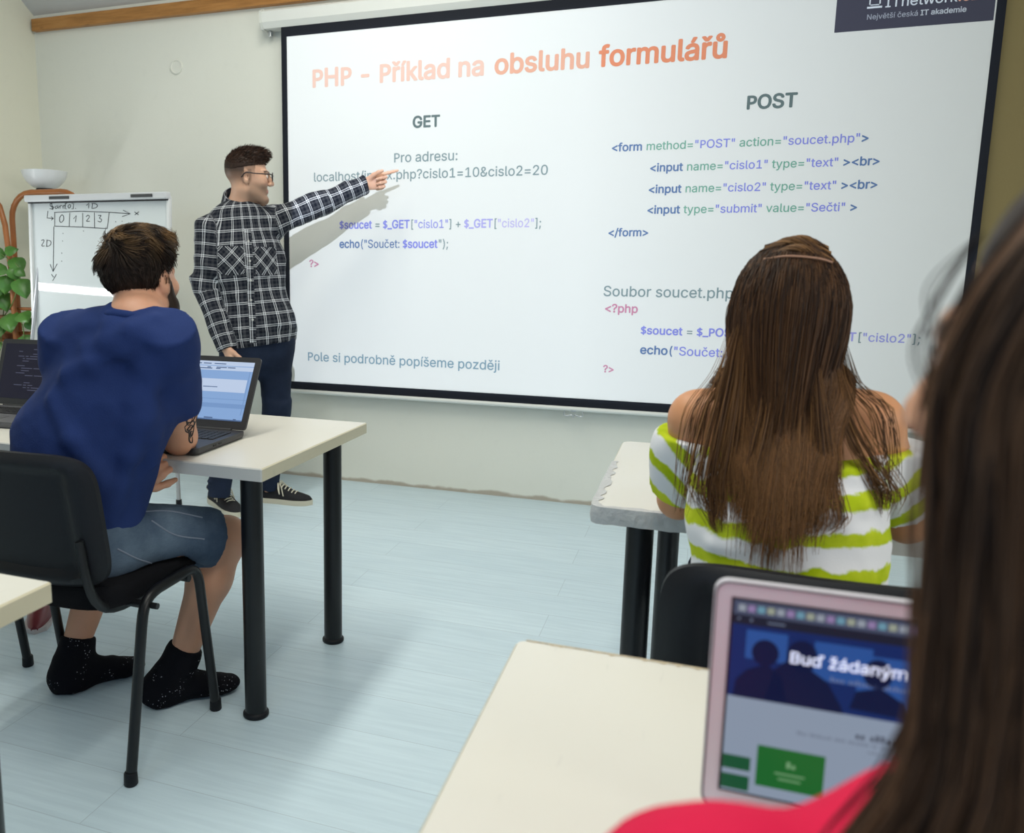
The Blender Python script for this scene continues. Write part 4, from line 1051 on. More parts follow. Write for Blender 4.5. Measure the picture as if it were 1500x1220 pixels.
def wrinkle(seed, amp, f1, dirs=None, hi=0.5):
    """soft cloth folds: warped sines in a few directions"""
    rg_ = np.random.default_rng(seed); D = [nrm(rg_.normal(size=3)) for _ in range(5)] if dirs is None else [nrm(d) for d in dirs]
    ph = rg_.uniform(0, 6.3, 12)
    def fn(p):
        w = np.sin(p@(D[0][::-1]*f1*.35)+ph[0])*1.6+np.sin(p@(D[-1]*f1*.5)+ph[5])
        o = 0
        for i, d in enumerate(D):
            s_ = np.sin(p@(d*f1*(1+.23*i))+w+ph[i+1]); o = o+np.where(s_ > 0, s_**2, -.4*s_**2)*(1 if i < 2 else hi)
        return -amp*o/len(D)*1.6
    return fn
def grow(roots, dirs, M, step, field, off, grav, stiff=.85, jit=None, push=True):
    """hair that leaves each root along dirs, is pulled by grav and slides over the field"""
    N = len(roots); pts = np.empty((N, M, 3)); p = roots.copy(); d = dirs/np.linalg.norm(dirs, axis=1, keepdims=True)
    step = np.broadcast_to(step, (N,))[:, None]; off = np.broadcast_to(off, (N,))
    for m in range(M):
        pts[:, m] = p; g = grav(p, m/(M-1)); d = d*stiff+g*(1-stiff)
        if jit is not None: d = d+jit(p, m/(M-1))
        d /= np.linalg.norm(d, axis=1, keepdims=True)
        q = p+d*step
        if push:
            f = field.at(q); near = f < off
            if near.any():
                n = field.grad(q[near]); q[near] += n*(off[near]-f[near])[:, None]
                d[near] = q[near]-p[near]; d[near] /= np.maximum(np.linalg.norm(d[near], axis=1, keepdims=True), 1e-9)
        p = q
    return pts
def limb_uv(V, bones, side_axes):
    """cloth coordinates (across, along) from the nearest bone; bones: [(a, b, radius, weight)]"""
    best = np.full(len(V), 1e9); UV = np.zeros((len(V), 3))
    for i, ((a, b_, r, off), sd) in enumerate(zip(bones, side_axes)):
        a = np.asarray(a, float); b_ = np.asarray(b_, float); ab = b_-a; L = np.linalg.norm(ab); ax = ab/L
        s_ = np.asarray(sd, float); s_ = nrm(s_-ax*(s_@ax)); f = np.cross(ax, s_)
        q = V-a; t = q@ax; tc = np.clip(t, 0, L); rr = np.linalg.norm(q-tc[:, None]*ax, axis=1); d = rr-r
        th = np.arctan2(q@f, q@s_); m = d < best; best[m] = d[m]
        UV[m, 0] = (th*max(r, .04))[m]+off; UV[m, 1] = t[m]+off; UV[m, 2] = i
    return UV
def skin_path(field, pts, dirs, start=.06):
    """march points inward along dirs until they meet the surface"""
    p = np.asarray(pts, float)+np.asarray(dirs)*start; d = -np.asarray(dirs, float)
    for _ in range(40): p = p+d*np.maximum(field.at(p), -.01)[:, None]*.8
    return p

# ================================================================== the teacher at the screen
def plaid_mat():
    n = NT('black_white_plaid', .85, .2); a = n.node('ShaderNodeAttribute', attribute_name='cloth'); sp = n.node('ShaderNodeSeparateXYZ'); n.lk(a.outputs['Vector'], sp.inputs[0])
    def yarn(o, per):
        f = n.math('FRACT', n.math('ADD', n.math('DIVIDE', o, per), 50.0))
        return n.ramp(f, [(0, .0), (.12, .05), (.30, .0), (.42, .72), (.49, .02), (.57, .72), (.63, .0), (.78, .035), (.90, .0)], 'CONSTANT')
    c = n.mix(.5, yarn(sp.outputs[0], .062), yarn(sp.outputs[1], .058)); c = n.mix(1.0, c, (1.0, 1.02, 1.06), 'MULTIPLY')
    c = n.mix(1.0, c, (.006, .008, .016), 'ADD'); n.color(c); n.bump(n.noise(n.coord(), 500, 2), .15, .002); return n.m
def denim_mat(name, dark, light, nscale=6, amt=1.0):
    n = NT(name, .85, .2); v = n.coord(); a = n.noise(v, nscale, 5, .6); w = n.noise(n.coord(scale=(1, 1, 6)), 90, 3)
    c = n.mix(n.ramp(a, [(.35, 0.0), (.68, amt)]), dark, light); c = n.mix(n.math('MULTIPLY', w, .5), c, tuple(x*.6 for x in dark)); n.color(c); n.bump(n.noise(v, 420, 3), .2, .002); return n.m
M_PLAID = plaid_mat(); M_JEANS = denim_mat('dark_denim', (.010, .016, .036), (.020, .032, .066))
M_SHOE = mat('black_canvas', (.020, .020, .023), .8, .25, noise=.3, nscale=150, bump=.2, bscale=300); M_SOLE = mat('off_white_rubber', (.62, .58, .47), .6, .3)
M_LACE = mat('cream_lace', (.72, .68, .55), .8, .2); M_GREYFELT = mat('grey_shoe_lining', (.30, .29, .25), .9, .1)
def make_shoe(parent, heel, toe, yaw_len=.285):
    heel = np.array([heel[0], heel[1], 0.]); d = np.array([toe[0]-heel[0], toe[1]-heel[1], 0.]); f = nrm(d); L = np.linalg.norm(d); s_ = np.array([f[1], -f[0], 0.])
    k = L/.285
    def W(x, y, z): return heel+s_*x+f*(y*k)+np.array([0, 0, z])
    secs = [(.0, .020), (.006, .030), (.03, .036), (.07, .036), (.11, .037), (.16, .044), (.20, .048), (.235, .046), (.262, .036), (.279, .020), (.285, .006)]
    def half(y): return np.interp(y, [q[0] for q in secs], [q[1] for q in secs])
    def top(y): return np.interp(y, [0, .01, .05, .09, .115, .15, .19, .235, .265, .285], [.080, .092, .086, .090, .100, .088, .066, .054, .046, .030])
    b = MB(); ys = np.concatenate([np.linspace(0, .02, 4), np.linspace(.04, .26, 16), np.linspace(.266, .285, 5)]); n = 17; V = []; Fs = []
    for y in ys:
        h = half(y); t_ = top(y)
        for i in range(n):
            th = math.pi*i/(n-1); c_ = math.cos(th); sn = max(0, math.sin(th))
            wtop = h*(1 if y > .13 else .80+.2*(y/.13)); x = math.copysign(abs(c_)**.75, c_)*(h+(wtop-h)*sn); V.append(W(x, y, .020+(t_-.020)*sn**.7))
    for j in range(len(ys)-1):
        for i in range(n-1): Fs.append((j*n+i, j*n+i+1, (j+1)*n+i+1, (j+1)*n+i))
    Fs += [tuple(range(n)), tuple((len(ys)-1)*n+i for i in range(n))[::-1]]
    b.add(V, Fs); up = b.build('shoe', M_SHOE, parent, smooth=1.0)
    b = MB(); out = [(half(y)+.004, y) for y in np.linspace(.004, .284, 26)]; poly = [(x, y) for x, y in out]+[(0, .289)]+[(-x, y) for x, y in out[::-1]]+[(0, -.003)]; n = len(poly)
    V = [W(x*.97, y, .0) for x, y in poly]+[W(x, y, .006) for x, y in poly]+[W(x, y, .027) for x, y in poly]
    b.add(V, [tuple(range(n))[::-1], tuple(range(2*n, 3*n))]+[(l*n+i, l*n+(i+1) % n, (l+1)*n+(i+1) % n, (l+1)*n+i) for l in (0, 1) for i in range(n)]); b.build('sole', M_SOLE, up, smooth=.7)
    # grey padded collar
    b = MB(); ring = [W(.037*math.cos(a), .052+.056*math.sin(a), .088+.012*max(0, math.sin(a))) for a in np.linspace(0, 2*math.pi, 25)]; b.tube(ring, .011, 8, caps=False); b.build('ankle_collar', M_GREYFELT, up, smooth=1.2)
    b = MB()
    for i in range(6):
        y = .118+.017*i; z = top(y)+.004; b.tube([W(-.024, y, z-.010), W(-.012, y+.003, z), W(.012, y+.003, z), W(.024, y, z-.010)], .0032, 6)
    y = .112
    for s2 in (-1, 1):
        b.tube(smooth_path([W(0, y, .106), W(s2*.022, y+.004, .112), W(s2*.046, y+.012, .092), W(s2*.050, y+.020, .060), W(s2*.040, y+.016, .066), W(s2*.020, y+.008, .100), W(0, y, .106)]), .0030, 6)
        b.tube(smooth_path([W(0, y, .106), W(s2*.020, y+.016, .104), W(s2*.044, y+.034, .070), W(s2*.048, y+.040, .048)]), .0028, 6)
    b.build('laces', M_LACE, up); return up
def teacher():
    Rs = P(307, 338, 3.50); Ls = P(401, 325, 3.72); side = nrm((Ls-Rs)*[1, 1, 0]); chest = np.cross(side, [0, 0, 1.])*1.0
    if chest[1] > 0: chest = -chest
    up = np.array([0, 0, 1.])
    Re = P(300, 420, 3.47); Rw = P(330, 507, 3.44); Le = P(472, 297, 3.86); Lw = P(534, 271, 3.98); tip = P(576, 261, 4.05)
    pel = P(378, 496, 3.62); HR = pel-side*.085; HL = pel+side*.085
    RK = P(332, 617, 3.50); RA = P(322, 716, 3.47); LK = P(405, 603, 3.71); LA = P(394, 704, 3.775)
    Rh, Rt = PZ(311, 734, 0), PZ(350, 758, 0); Lh, Lt = PZ(378, 733, 0), PZ(457, 739, 0)
    hc = P(364, 259.5, 3.60); R = frame((.86, .50, -.02)); nb = P(351, 312, 3.625)
    t = thing('person', 'standing man in a black and white plaid shirt and glasses pointing at the screen', 'person', (pel[0], pel[1], 0))
    # ---- body
    B = SDF(); add_head(B, hc, R, 1.04, nb, .058)
    mid = (Rs+Ls)/2
    B.ecap(mid+up*.0, pel+up*.06, (.165, .095), (.145, .095), side, .05); B.cap(nb-up*.02, mid+[0, 0, -.06], .07, .09, .06)
    B.ecap(pel+up*.04, pel-up*.06, (.150, .105), (.150, .105), side, .05)
    B.cap(nb-up*.03, Rs, .045, .050, .04); B.cap(nb-up*.03, Ls, .045, .050, .04)
    for a, e, w in ((Rs, Re, Rw), (Ls, Le, Lw)): B.cap(a, e, .048, .040, .03); B.cap(e, w, .038, .027, .02)
    for h, k_, a in ((HR, RK, RA), (HL, LK, LA)): B.cap(h, k_, .078, .052, .03); B.cap(k_, a, .050, .034, .02)
    for a, hl, to in ((RA, Rh, Rt), (LA, Lh, Lt)): B.cap(a, hl+(to-hl)*.2+up*.05, .034, .026, .02); B.cap(hl+(to-hl)*.18+up*.046, hl+(to-hl)*.80+up*.034, .024, .013, .02)
    pd = nrm(tip-Lw); add_hand(B, Lw, pd, nrm(np.cross(up, pd))*1.0, (.04, 1.40, 1.48, 1.5), (.35, .55), 1, 1.03)
    hd = nrm([.45, -.10, -1]); add_hand(B, Rw, hd, -side, (.35, .4, .45, .5), (.5, .3), -1, 1.0)
    V, Q = B.mesh(.009, [(hc-.13, hc+.13, .0042), (np.minimum(Lw, tip)-.035, np.maximum(Lw, tip)+.03, .0034), (Rw-[.05, .05, .19], Rw+[.12, .05, .02], .0045)]); V = relax(V, Q, 1, .4)
    T = skin_tint(V, (.60, .36, .25), hc, R, 1.04, stubble=(.20, .13, .09), stub_a=.62, buzz=(.036, .021, .015)); body = mesh_np('body', V, Q, M_SKIN, t, {'tint': ('FLOAT_COLOR', T)})
    # ---- hair: short faded sides, fuller top swept forward
    H = SDF(); hq = lambda x, y, z: hc+R@(np.array([x, y, z])*1.04)
    H.ell(hq(0, -.014, .044), np.array([.0765, .0965, .083])*1.04, R); H.ell(hq(0, .022, .102), np.array([.056, .066, .028])*1.04, R, .03); H.ell(hq(.0, .060, .100), np.array([.044, .028, .020])*1.04, R, .02)
    H.plane(hq(0, .0, .042), R@nrm([0, .22, -1.0])); H.plane(hq(0, .088, .078), R@nrm([0, 1.0, -.55]))
    Vh, Qh = H.mesh(.0048); rg_ = np.random.default_rng(3); Vh = Vh+R@np.zeros(3)
    Th = np.tile((.030, .016, .011), (len(Vh), 1))*(1+.25*rg_.normal(size=(len(Vh), 1))); hair = mesh_np('hair', Vh, Qh, M_HAIR, t, {'tint': ('FLOAT_COLOR', np.clip(Th, .005, 1))})
    idx = rg_.integers(0, len(Vh), 2600); roots = Vh[idx]; L = ((roots-hc)@R)/1.04; keep = L[:, 2] > .052; roots = roots[keep]; L = L[keep]
    n_ = H.grad(roots); fw = R@np.array([0, 1, .25]); dirs = n_*.55+fw*.8+rg_.normal(size=n_.shape)*.18
    ln = .020*np.clip((L[:, 2]-.04)/.05, .25, 1)*rg_.uniform(.6, 1.2, len(L)); M = 5
    pts = roots[:, None]+ (dirs/np.linalg.norm(dirs, axis=1, keepdims=True))[:, None]*(np.linspace(-.15, 1, M)[None, :, None]*ln[:, None, None])
    cc = np.array((.040, .020, .013))*(1+.45*rg_.normal(size=(len(L), 1))); strands('hair_strands', pts, np.tile(np.linspace(.0016, .0005, M), (len(L), 1)), M_HAIR, hair, np.clip(cc, .004, 1))
    # ---- shirt
    S = SDF(); tw = mid-up*.01
    hem = P(380, 506, 3.62)
    S.ecap(mid+up*.03-chest*.0, mid-up*.18+side*.0, (.150, .105), (.185, .130), side, .05); S.ecap(mid-up*.16, hem+up*.10, (.182, .130), (.172, .128), side, .06); S.ecap(hem+up*.12, hem-up*.05, (.172, .128), (.188, .140), side, .04)
    S.cap(nb-up*.050, Rs, .060, .060, .05); S.cap(nb-up*.050, Ls, .060, .060, .05)
    S.cap(Rs, Re, .066, .057, .035); S.cap(Re, Rw+(Rw-Re)*.03, .056, .043, .02, flat=True)
    S.cap(Ls, Le, .068, .058, .035); S.cap(Le, Lw+(Lw-Le)*.02, .058, .043, .02, flat=True)
    arm_w = wrinkle(5, .012, 42, [nrm(Le-Ls)+[.1, .1, .5], nrm(Lw-Le)+[0, .4, -.5], up+side*.4, side*.7+up*.9, chest+up*.5])
    S.disp(arm_w)
    fn_c = nrm(Rw-Re); S.plane(hem+[0, 0, -.0], nrm([.16, 0, -1]), hem, .32); 
    # keep the hanging cuff outside the hem cut
    S.cap(Re+(Rw-Re)*.6, Rw+(Rw-Re)*.06, .047, .043, .012, flat=True); S.cap(Lw-(Lw-Le)*.22, Lw+(Lw-Le)*.03, .047, .044, .008, flat=True)
    V, Q = S.mesh(.0068); V = relax(V, Q, 1, .5)
    UV = limb_uv(V, [(mid+up*.12, hem-up*.1, .15, 0.0), (Rs, Re, .062, .31), (Re, Rw, .05, .31+.0), (Ls, Le, .064, .77), (Le, Lw, .052, .77)], [side, chest, chest, up, up])
    m_ = UV[:, 2] == 2; UV[m_, 1] += np.linalg.norm(Re-Rs); m_ = UV[:, 2] == 4; UV[m_, 1] += np.linalg.norm(Le-Ls)
    shirt = mesh_np('shirt', V, Q, M_PLAID, t, {'cloth': ('FLOAT_VECTOR', UV)})
    # collar: stand-up band folded over, open at the throat
    ang = np.linspace(math.radians(38), math.radians(322), 30); VC = []; QC = []; UVc = []
    cn = nb+up*.056+R[:, 1]*-.002
    for i, a in enumerate(ang):
        dr = chest*math.cos(a)+side*math.sin(a); lift = .5-.5*math.cos(a); fr_ = .5+.5*math.cos(a)
        for j, (r_, z_) in enumerate(((.060, .0), (.058, .030), (.062, .041), (.070, .036), (.082, .0), (.090, -.022))):
            VC.append(cn+dr*(r_+.012*fr_)+up*(z_+.034*lift-.052*fr_-(.02*fr_ if j > 3 else 0))); UVc.append((a*.08, j*.014, 0))
    for i in range(len(ang)-1):
        for j in range(5): QC.append((i*6+j, i*6+j+1, (i+1)*6+j+1, (i+1)*6+j))
    mesh_np('collar', np.array(VC), np.array(QC), M_PLAID, shirt, {'cloth': ('FLOAT_VECTOR', np.array(UVc))})
    # chest pockets with the plaid set on the bias, placket and buttons
    for sx in (-1, 1):
        c0 = mid-up*.165+side*sx*.085; g = 9; pts = []; uv = []
        for j in range(g):
            for i in range(g):
                u_, v_ = -1+2*i/(g-1), -1+2*j/(g-1); bot = .012*(1-abs(u_)) if j == 0 else 0
                pts.append(c0+side*u_*.058+up*(v_*.064-bot)+chest*.25); uv.append(((u_+v_)*.05, (u_-v_)*.05, 0))
        pts = np.array(pts); d_ = -chest
        for _ in range(60): pts = pts+d_*np.maximum(S.at(pts), 0)[:, None]*.7
        pts = pts+chest*.003; Qp = np.array([(j*g+i, j*g+i+1, (j+1)*g+i+1, (j+1)*g+i) for j in range(g-1) for i in range(g-1)])
        mesh_np('pocket', pts, Qp, M_PLAID, shirt, {'cloth': ('FLOAT_VECTOR', np.array(uv))})
    zs_ = np.linspace(-.02, -.56, 30); pts = np.array([mid+up*z+side*x+chest*.25 for z in zs_ for x in (-.016, 0, .016)])
    for _ in range(60): pts = pts-chest*np.maximum(S.at(pts), 0)[:, None]*.7
    pts = pts+chest*.0025; Qp = np.array([(j*3+i, j*3+i+1, j*3+i+4, j*3+i+3) for j in range(29) for i in range(2)])
    mesh_np('placket', pts, Qp, M_PLAID, shirt, {'cloth': ('FLOAT_VECTOR', np.array([(x, z, 0) for z in zs_ for x in (.024, .038, .052)]))})
    MBt = mat('shirt_button', (.5, .5, .48), .3)
    for i in range(3, 28, 5):
        b = MB(); b.lathe([(.0055, -.001), (.0055, .002), (.003, .0025)], (0, 0, 0), 12); M3 = Matrix([list(side), list(up), list(chest)]).transposed()
        for v in b.bm.verts: v.co = M3 @ v.co + Vector(pts[i*3+1]+chest*.001)
        b.build('button', MBt, shirt)
    # ---- jeans
    J = SDF(); J.ecap(pel+up*.09, pel-up*.05, (.155, .112), (.165, .120), side, .04)
    for h, k_, a in ((HR, RK, RA), (HL, LK, LA)):
        an = a+(a-k_)*.10; J.cap(h, k_, .094, .068, .05); J.cap(k_, an, .067, .054, .03, flat=True)
        for z in (.02, .06, .12): J.ell(a+(k_-a)*z*2.2+nrm([z*7-1, -.8, 0])*.04, (.030, .030, .012), None, .012)
    J.ell(pel-up*.10-chest*.05+side*.0, (.13, .07, .09), None, .05); J.disp(wrinkle(9, .005, 40, [up+side*.3, up-side*.4, side+up*.6, chest+up, up]))
    V, Q = J.mesh(.0085); V = relax(V, Q, 1, .5); jn = mesh_np('jeans', V, Q, M_JEANS, t)
    make_shoe(t, Rh, Rt); make_shoe(t, Lh, Lt)
    # ---- glasses
    b = MB(); ring = lambda cx: [hq(cx+.025*math.copysign(abs(math.cos(a))**.7, math.cos(a)), .110-.02*abs(cx+.025*math.cos(a))*6*abs(cx+.025*math.cos(a)), .002+.019*math.copysign(abs(math.sin(a))**.7, math.sin(a))) for a in np.linspace(0, 2*math.pi, 25)]
    for cx in (-.032, .032): b.tube(ring(cx), .0026, 8, caps=False)
    b.tube([hq(-.008, .112, .008), hq(0, .114, .011), hq(.008, .112, .008)], .0022, 8)
    for sx in (-1, 1): b.tube(smooth_path([hq(sx*.056, .104, .010), hq(sx*.068, .095, .011), hq(sx*.082, .030, .010), hq(sx*.086, -.010, .012), hq(sx*.083, -.032, -.010)]), .0026, 8)
    gl = b.build('glasses', mat('dark_glasses_frame', (.015, .010, .012), .3, .5), t, smooth=1)
    lm = mat('spectacle_lens', (.9, .9, .9), .03, .5, trans=1.0)
    for cx in (-.032, .032):
        b = MB(); r_ = ring(cx)[:-1]; b.add(r_+[p_+R[:, 1]*.0012 for p_ in r_], [tuple(range(24)), tuple(range(24, 48))[::-1]]+[(i, (i+1) % 24, 24+(i+1) % 24, 24+i) for i in range(24)]); b.build('lens', lm, gl)
teacher()

# ================================================================== the seated man in the navy T-shirt
M_NAVY = mat('navy_cotton', (.017, .034, .125), .9, .15, noise=.22, nscale=9, bump=.2, bscale=420, sheen=.0)
M_SHORTS = denim_mat('faded_denim', (.042, .068, .115), (.150, .205, .275), 5, .9)
M_SOCK = None
def sock_mat():
    n = NT('black_dotted_sock', .95, .15); vo = n.node('ShaderNodeTexVoronoi'); vo.inputs['Scale'].default_value = 130; n.lk(n.coord(), vo.inputs['Vector'])
    dots = n.ramp(vo.outputs['Distance'], [(.16, 1.0), (.22, 0.0)]); band = n.ramp(n.noise(n.coord(), 17, 2), [(.55, 0.0), (.60, 1.0)])
    n.color(n.mix(n.math('MULTIPLY', dots, band), (.006, .006, .009), (.35, .36, .40))); n.bump(n.noise(n.coord(), 300, 3), .3, .003); return n.m
M_SOCK = sock_mat()
def seated_man():
    up = np.array([0, 0, 1.]); X_ = np.array([1., 0, 0])
    Ls = P(101, 507, 1.66); Rs = P(248, 508, 1.655); side = nrm((Rs-Ls)*[1, 1, 0]); fw = np.array([-side[1], side[0], 0])
    nb = P(200, 470, 1.655); hc = P(208, 411, 1.735); R = frame((.0, 1.0, .05), (-.05, .08, 1))
    pel = np.array([-1.49, 1.622, .565]); HR = pel+[.095, .02, -.005]; HL = pel+[-.095, .02, -.005]
    RE = P(263, 648, 1.835); RE[2] = .788; RW = P(238, 520, 1.93); LE = np.array([-1.60, 1.80, .80]); LW = P(188, 716, 1.70)
    RK = P(332, 787, 1.965); LK = np.array([-1.66, 2.02, .50]); RA = P(266, 965, 1.875); LA = P(108, 955, 1.83)
    Rh, Rt = np.array([-1.428, 1.815, 0]), np.array([-1.262, 1.965, 0]); Lh, Lt = np.array([-1.727, 1.775, 0]), np.array([-1.60, 1.945, 0])
    t = thing('person', 'seated man in navy T-shirt and denim shorts seen from behind, leaning on the table', 'person', (pel[0], pel[1], 0))
    B = SDF(); add_head(B, hc, R, .97, nb, .058); mid = (Rs+Ls)/2
    cw = mid*.45+pel*.55-X_*.03; B.ecap(mid-up*.03, cw, (.125, .075), (.135, .09), side, .04); B.ecap(cw, pel, (.135, .09), (.155, .105), X_, .04)
    B.cap(nb-up*.02, mid-up*.04+fw*.02, .06, .065, .05); B.cap(nb-up*.02, Rs, .05, .052, .04); B.cap(nb-up*.02, Ls, .05, .055, .04)
    B.cap(Rs, RE+(Rs-RE)*.35, .056, .054, .03); B.cap(RE+(Rs-RE)*.42, RE, .052, .044, .02); B.cap(RE, RW, .045, .029, .02); B.cap(Ls, LE, .052, .042, .03); B.cap(LE, LW, .042, .030, .02)
    for h, k_, a in ((HR, RK, RA), (HL, LK, LA)):
        B.cap(h, k_, .078, .058, .03); m_ = k_+(a-k_)*.32+nrm([(k_-a)[1]*.2, -1, .0])*.014; B.cap(k_, m_, .056, .060, .03); B.cap(m_, a, .060, .038, .03)
    for a, hl, to in ((RA, Rh, Rt), (LA, Lh, Lt)): B.cap(a, hl+(to-hl)*.12+up*.04, .038, .032, .02); B.cap(hl+(to-hl)*.12+up*.035, hl+(to-hl)*.8+up*.025, .027, .024, .02)
    hq = lambda x, y, z: hc+R@(np.array([x, y, z])*.97)
    add_hand(B, RW, nrm(P(250, 462, 1.905)-RW), nrm([.9, .3, .1]), (.5, .7, .8, .9), (.75, .2), -1, 1.0)
    add_hand(B, LW, nrm([.50, .45, .55]), nrm([.3, -.9, .3]), (.75, .85, .9, .95), (.5, .4), 1, 1.0)
    V, Q = B.mesh(.0085, [(hc-.13, hc+.13, .005), (RE-[.07, .07, .06], np.maximum(RW, Rs)+[.07, .07, .08], .006), (LW-.09, LW+.12, .0045)]); V = relax(V, Q, 1, .4)
    T = skin_tint(V, (.56, .295, .19), hc, R, .97, stubble=(.035, .02, .014), stub_a=.9); mesh_np('body', V, Q, M_SKIN, t, {'tint': ('FLOAT_COLOR', T)})
    body = [c for c in t.children][0]
    # tattoo on the outer right upper arm: curling lines
    ax = nrm(RE-Rs); Lup = np.linalg.norm(RE-Rs); tocam = nrm(np.array([0, 0, 1.1])-(Rs+RE)/2); tocam = nrm(tocam-ax*(tocam@ax)); sd = np.cross(ax, tocam); sd = sd if sd[0] > 0 else -sd
    def arm_pts(P2):
        q = smooth_path([(a, b_, 0) for a, b_ in P2], 5); o = []
        for a in q:
            an = a[0]; dr = tocam*math.cos(an)+sd*math.sin(an); o.append((Rs+ax*a[1]*Lup, dr))
        base = np.array([x for x, _ in o]); dr = np.array([x for _, x in o]); return [tuple(v) for v in skin_path(B, base+dr*.05, dr, .03)]
    tb = MB()
    for P2, r_ in ((((.35, .55), (.75, .57), (.95, .63), (.65, .68), (.40, .64), (.60, .60), (.85, .64)), .0022), (((.30, .70), (.50, .67), (.78, .69), (.90, .75), (.65, .79), (.45, .76), (.62, .72), (.76, .75), (.63, .765)), .0026),
                   (((.92, .74), (.95, .82), (.75, .88), (.62, .86), (.70, .82), (.85, .84)), .0024), (((.30, .70), (.38, .78), (.58, .83), (.55, .92), (.70, .95), (.80, .90)), .0024), (((.45, .60), (.40, .66), (.55, .70), (.82, .60)), .0018), (((1.0, .60), (1.05, .70), (.98, .80)), .0018), (((.5, .79), (.7, .83), (.66, .9)), .002)):
        tb.tube(arm_pts(P2), [r_*(.5+.5*math.sin(math.pi*i/(len(arm_pts(P2))-1))) for i in range(len(arm_pts(P2)))], 6, flat=1.0)
    tb.build('tattoo', mat('tattoo_ink', (.035, .030, .032), .6, .3), body)
    # ---- T-shirt
    S = SDF(); wst = (mid*.45+pel*.55); bk = -fw
    c1 = mid-up*.15-side*.022; c2 = wst-X_*.030; S.ecap(mid-up*.005-side*.01, c1, (.142, .098), (.152, .122), side, .05); S.ecap(c1+up*.02, c2, (.152, .122), (.172, .130), side*.5+X_*.5, .06); S.ecap(c2+up*.02, pel+[-.015, .0, .045], (.172, .130), (.180, .138), X_, .05)
    S.ecap(pel+[.02, .01, .09], pel+[.035, .012, .02], (.150, .122), (.152, .124), X_, .04)
    S.cap(nb-up*.025-fw*.01, Rs-up*.004, .062, .066, .05); S.cap(nb-up*.025-fw*.01, Ls-up*.004, .062, .066, .05)
    re = Rs+(RE-Rs)*.58; S.cap(Rs, re, .066, .066, .035, flat=True); S.cap(re-(RE-Rs)*.16, re, .064, .068, .01, flat=True); le = Ls+(LE-Ls)*.55; S.cap(Ls, le, .062, .062, .035, flat=True)
    S.cap(mid-up*.10-side*.03-fw*.02, mid-up*.3-side*.05, .09, .11, .06)
    S.disp(wrinkle(21, .0060, 46, [up+side*.9, up-side*.5+fw*.3, side*.5+up*1.2, up*.8+side*.3, side+up*.4]))
    # pulls that run from the raised right shoulder across the back
    for a, b_, r_ in (((145, 452), (225, 548), .016), ((100, 560), (235, 500), .013), ((130, 520), (238, 478), .012), ((205, 560), (195, 690), .012), ((222, 570), (222, 720), .012), ((80, 600), (180, 770), .012), ((214, 640), (150, 790), .013)):
        for k_ in range(1):
            pa = np.array([P(*a, 1.40), P(*[(a[i]*2+b_[i])/3+(4 if i else -4) for i in (0, 1)], 1.40), P(*[(a[i]+2*b_[i])/3 for i in (0, 1)], 1.40), P(*b_, 1.40)]); v_ = nrm(np.array([0, 0, 1.2])-pa[0])*[1, 1, .2]
            pts = skin_path(S, pa, np.tile(nrm(v_), (4, 1)), .02)
            for q0, q1 in zip(pts, pts[1:]):
                if np.linalg.norm(q0-q1) < .25: S.cap(q0-nrm(v_)*r_*.55, q1-nrm(v_)*r_*.45, r_*.8, r_*.8, .035)
    V, Q = S.mesh(.0068); V = relax(V, Q, 2, .5); ts = mesh_np('t_shirt', V, Q, M_NAVY, t)
    b = MB(); ring = []
    cn = nb-up*.004-fw*.006
    for a in np.linspace(0, 2*math.pi, 29): ring.append(cn+(side*math.cos(a)*.066+fw*math.sin(a)*.070)+up*(-.026*math.sin(a)))
    b.tube(ring, .010, 8, caps=False, flat=.6); b.build('neck_band', M_NAVY, ts, smooth=1.2)
    # ---- shorts
    J = SDF(); J.ecap(pel+up*.05, pel-up*.045, (.185, .132), (.190, .140), X_, .04)
    for h, k_ in ((HR, RK), (HL, LK)):
        e = h+(k_-h)*.84; J.cap(h, e, .094, .080, .03, flat=True); J.cap(e-(k_-h)*.10, e, .0835, .0845, .004, flat=True)
    J.disp(wrinkle(33, .006, 42, [X_+up*.4, up+X_*.2, X_-up*.7, [.3, 1, .4], [1, .6, 0]])); J.plane(pel*[1, 1, 0]+up*.484, -up, pel, .20)
    V, Q = J.mesh(.0072); V = relax(V, Q, 1, .5); so = mesh_np('shorts', V, Q, M_SHORTS, t)
    # seams
    b = MB(); thr = mat('seam_thread', (.17, .20, .26), .9)
    for pts in (((205, 752), (255, 752), (318, 765)), ((172, 805), (205, 822), (228, 830)), ((222, 765), (262, 790), (316, 800))):
        pa = np.array([P(*q, 1.50) for q in pts]); pa = np.array(smooth_path(pa, 8)); v_ = np.tile(nrm(np.array([0, 0, 1.2])-pa[0]), (len(pa), 1)); q = skin_path(J, pa, v_, .0)
        if np.all(np.linalg.norm(np.diff(q, axis=0), axis=1) < .06): b.tube([tuple(x) for x in q], .0022, 6)
    if len(b.bm.verts): b.build('seam', thr, so)
    # ---- socks
    for a, k_, hl, to in ((RA, RK, Rh, Rt), (LA, LK, Lh, Lt)):
        K = SDF(); f_ = nrm(to-hl); sd_ = np.array([f_[1], -f_[0], 0])
        K.cap(hl+f_*.055+up*.045, a+(k_-a)*.10, .046, .047, .03, flat=True)
        K.ell(hl+f_*.028+up*.040, (.043, .043, .041), None, .04); K.cap(hl+f_*.03+up*.05, a, .044, .046, .03); K.ecap(hl+f_*.06+up*.034, hl+f_*.185+up*.028, (.036, .034), (.046, .027), sd_, .03); K.ell(hl+f_*.222+up*.024, (.040, .040, .023), None, .03); K.cap(hl+f_*.05+up*.06, hl+f_*.15+up*.042, .036, .026, .03)
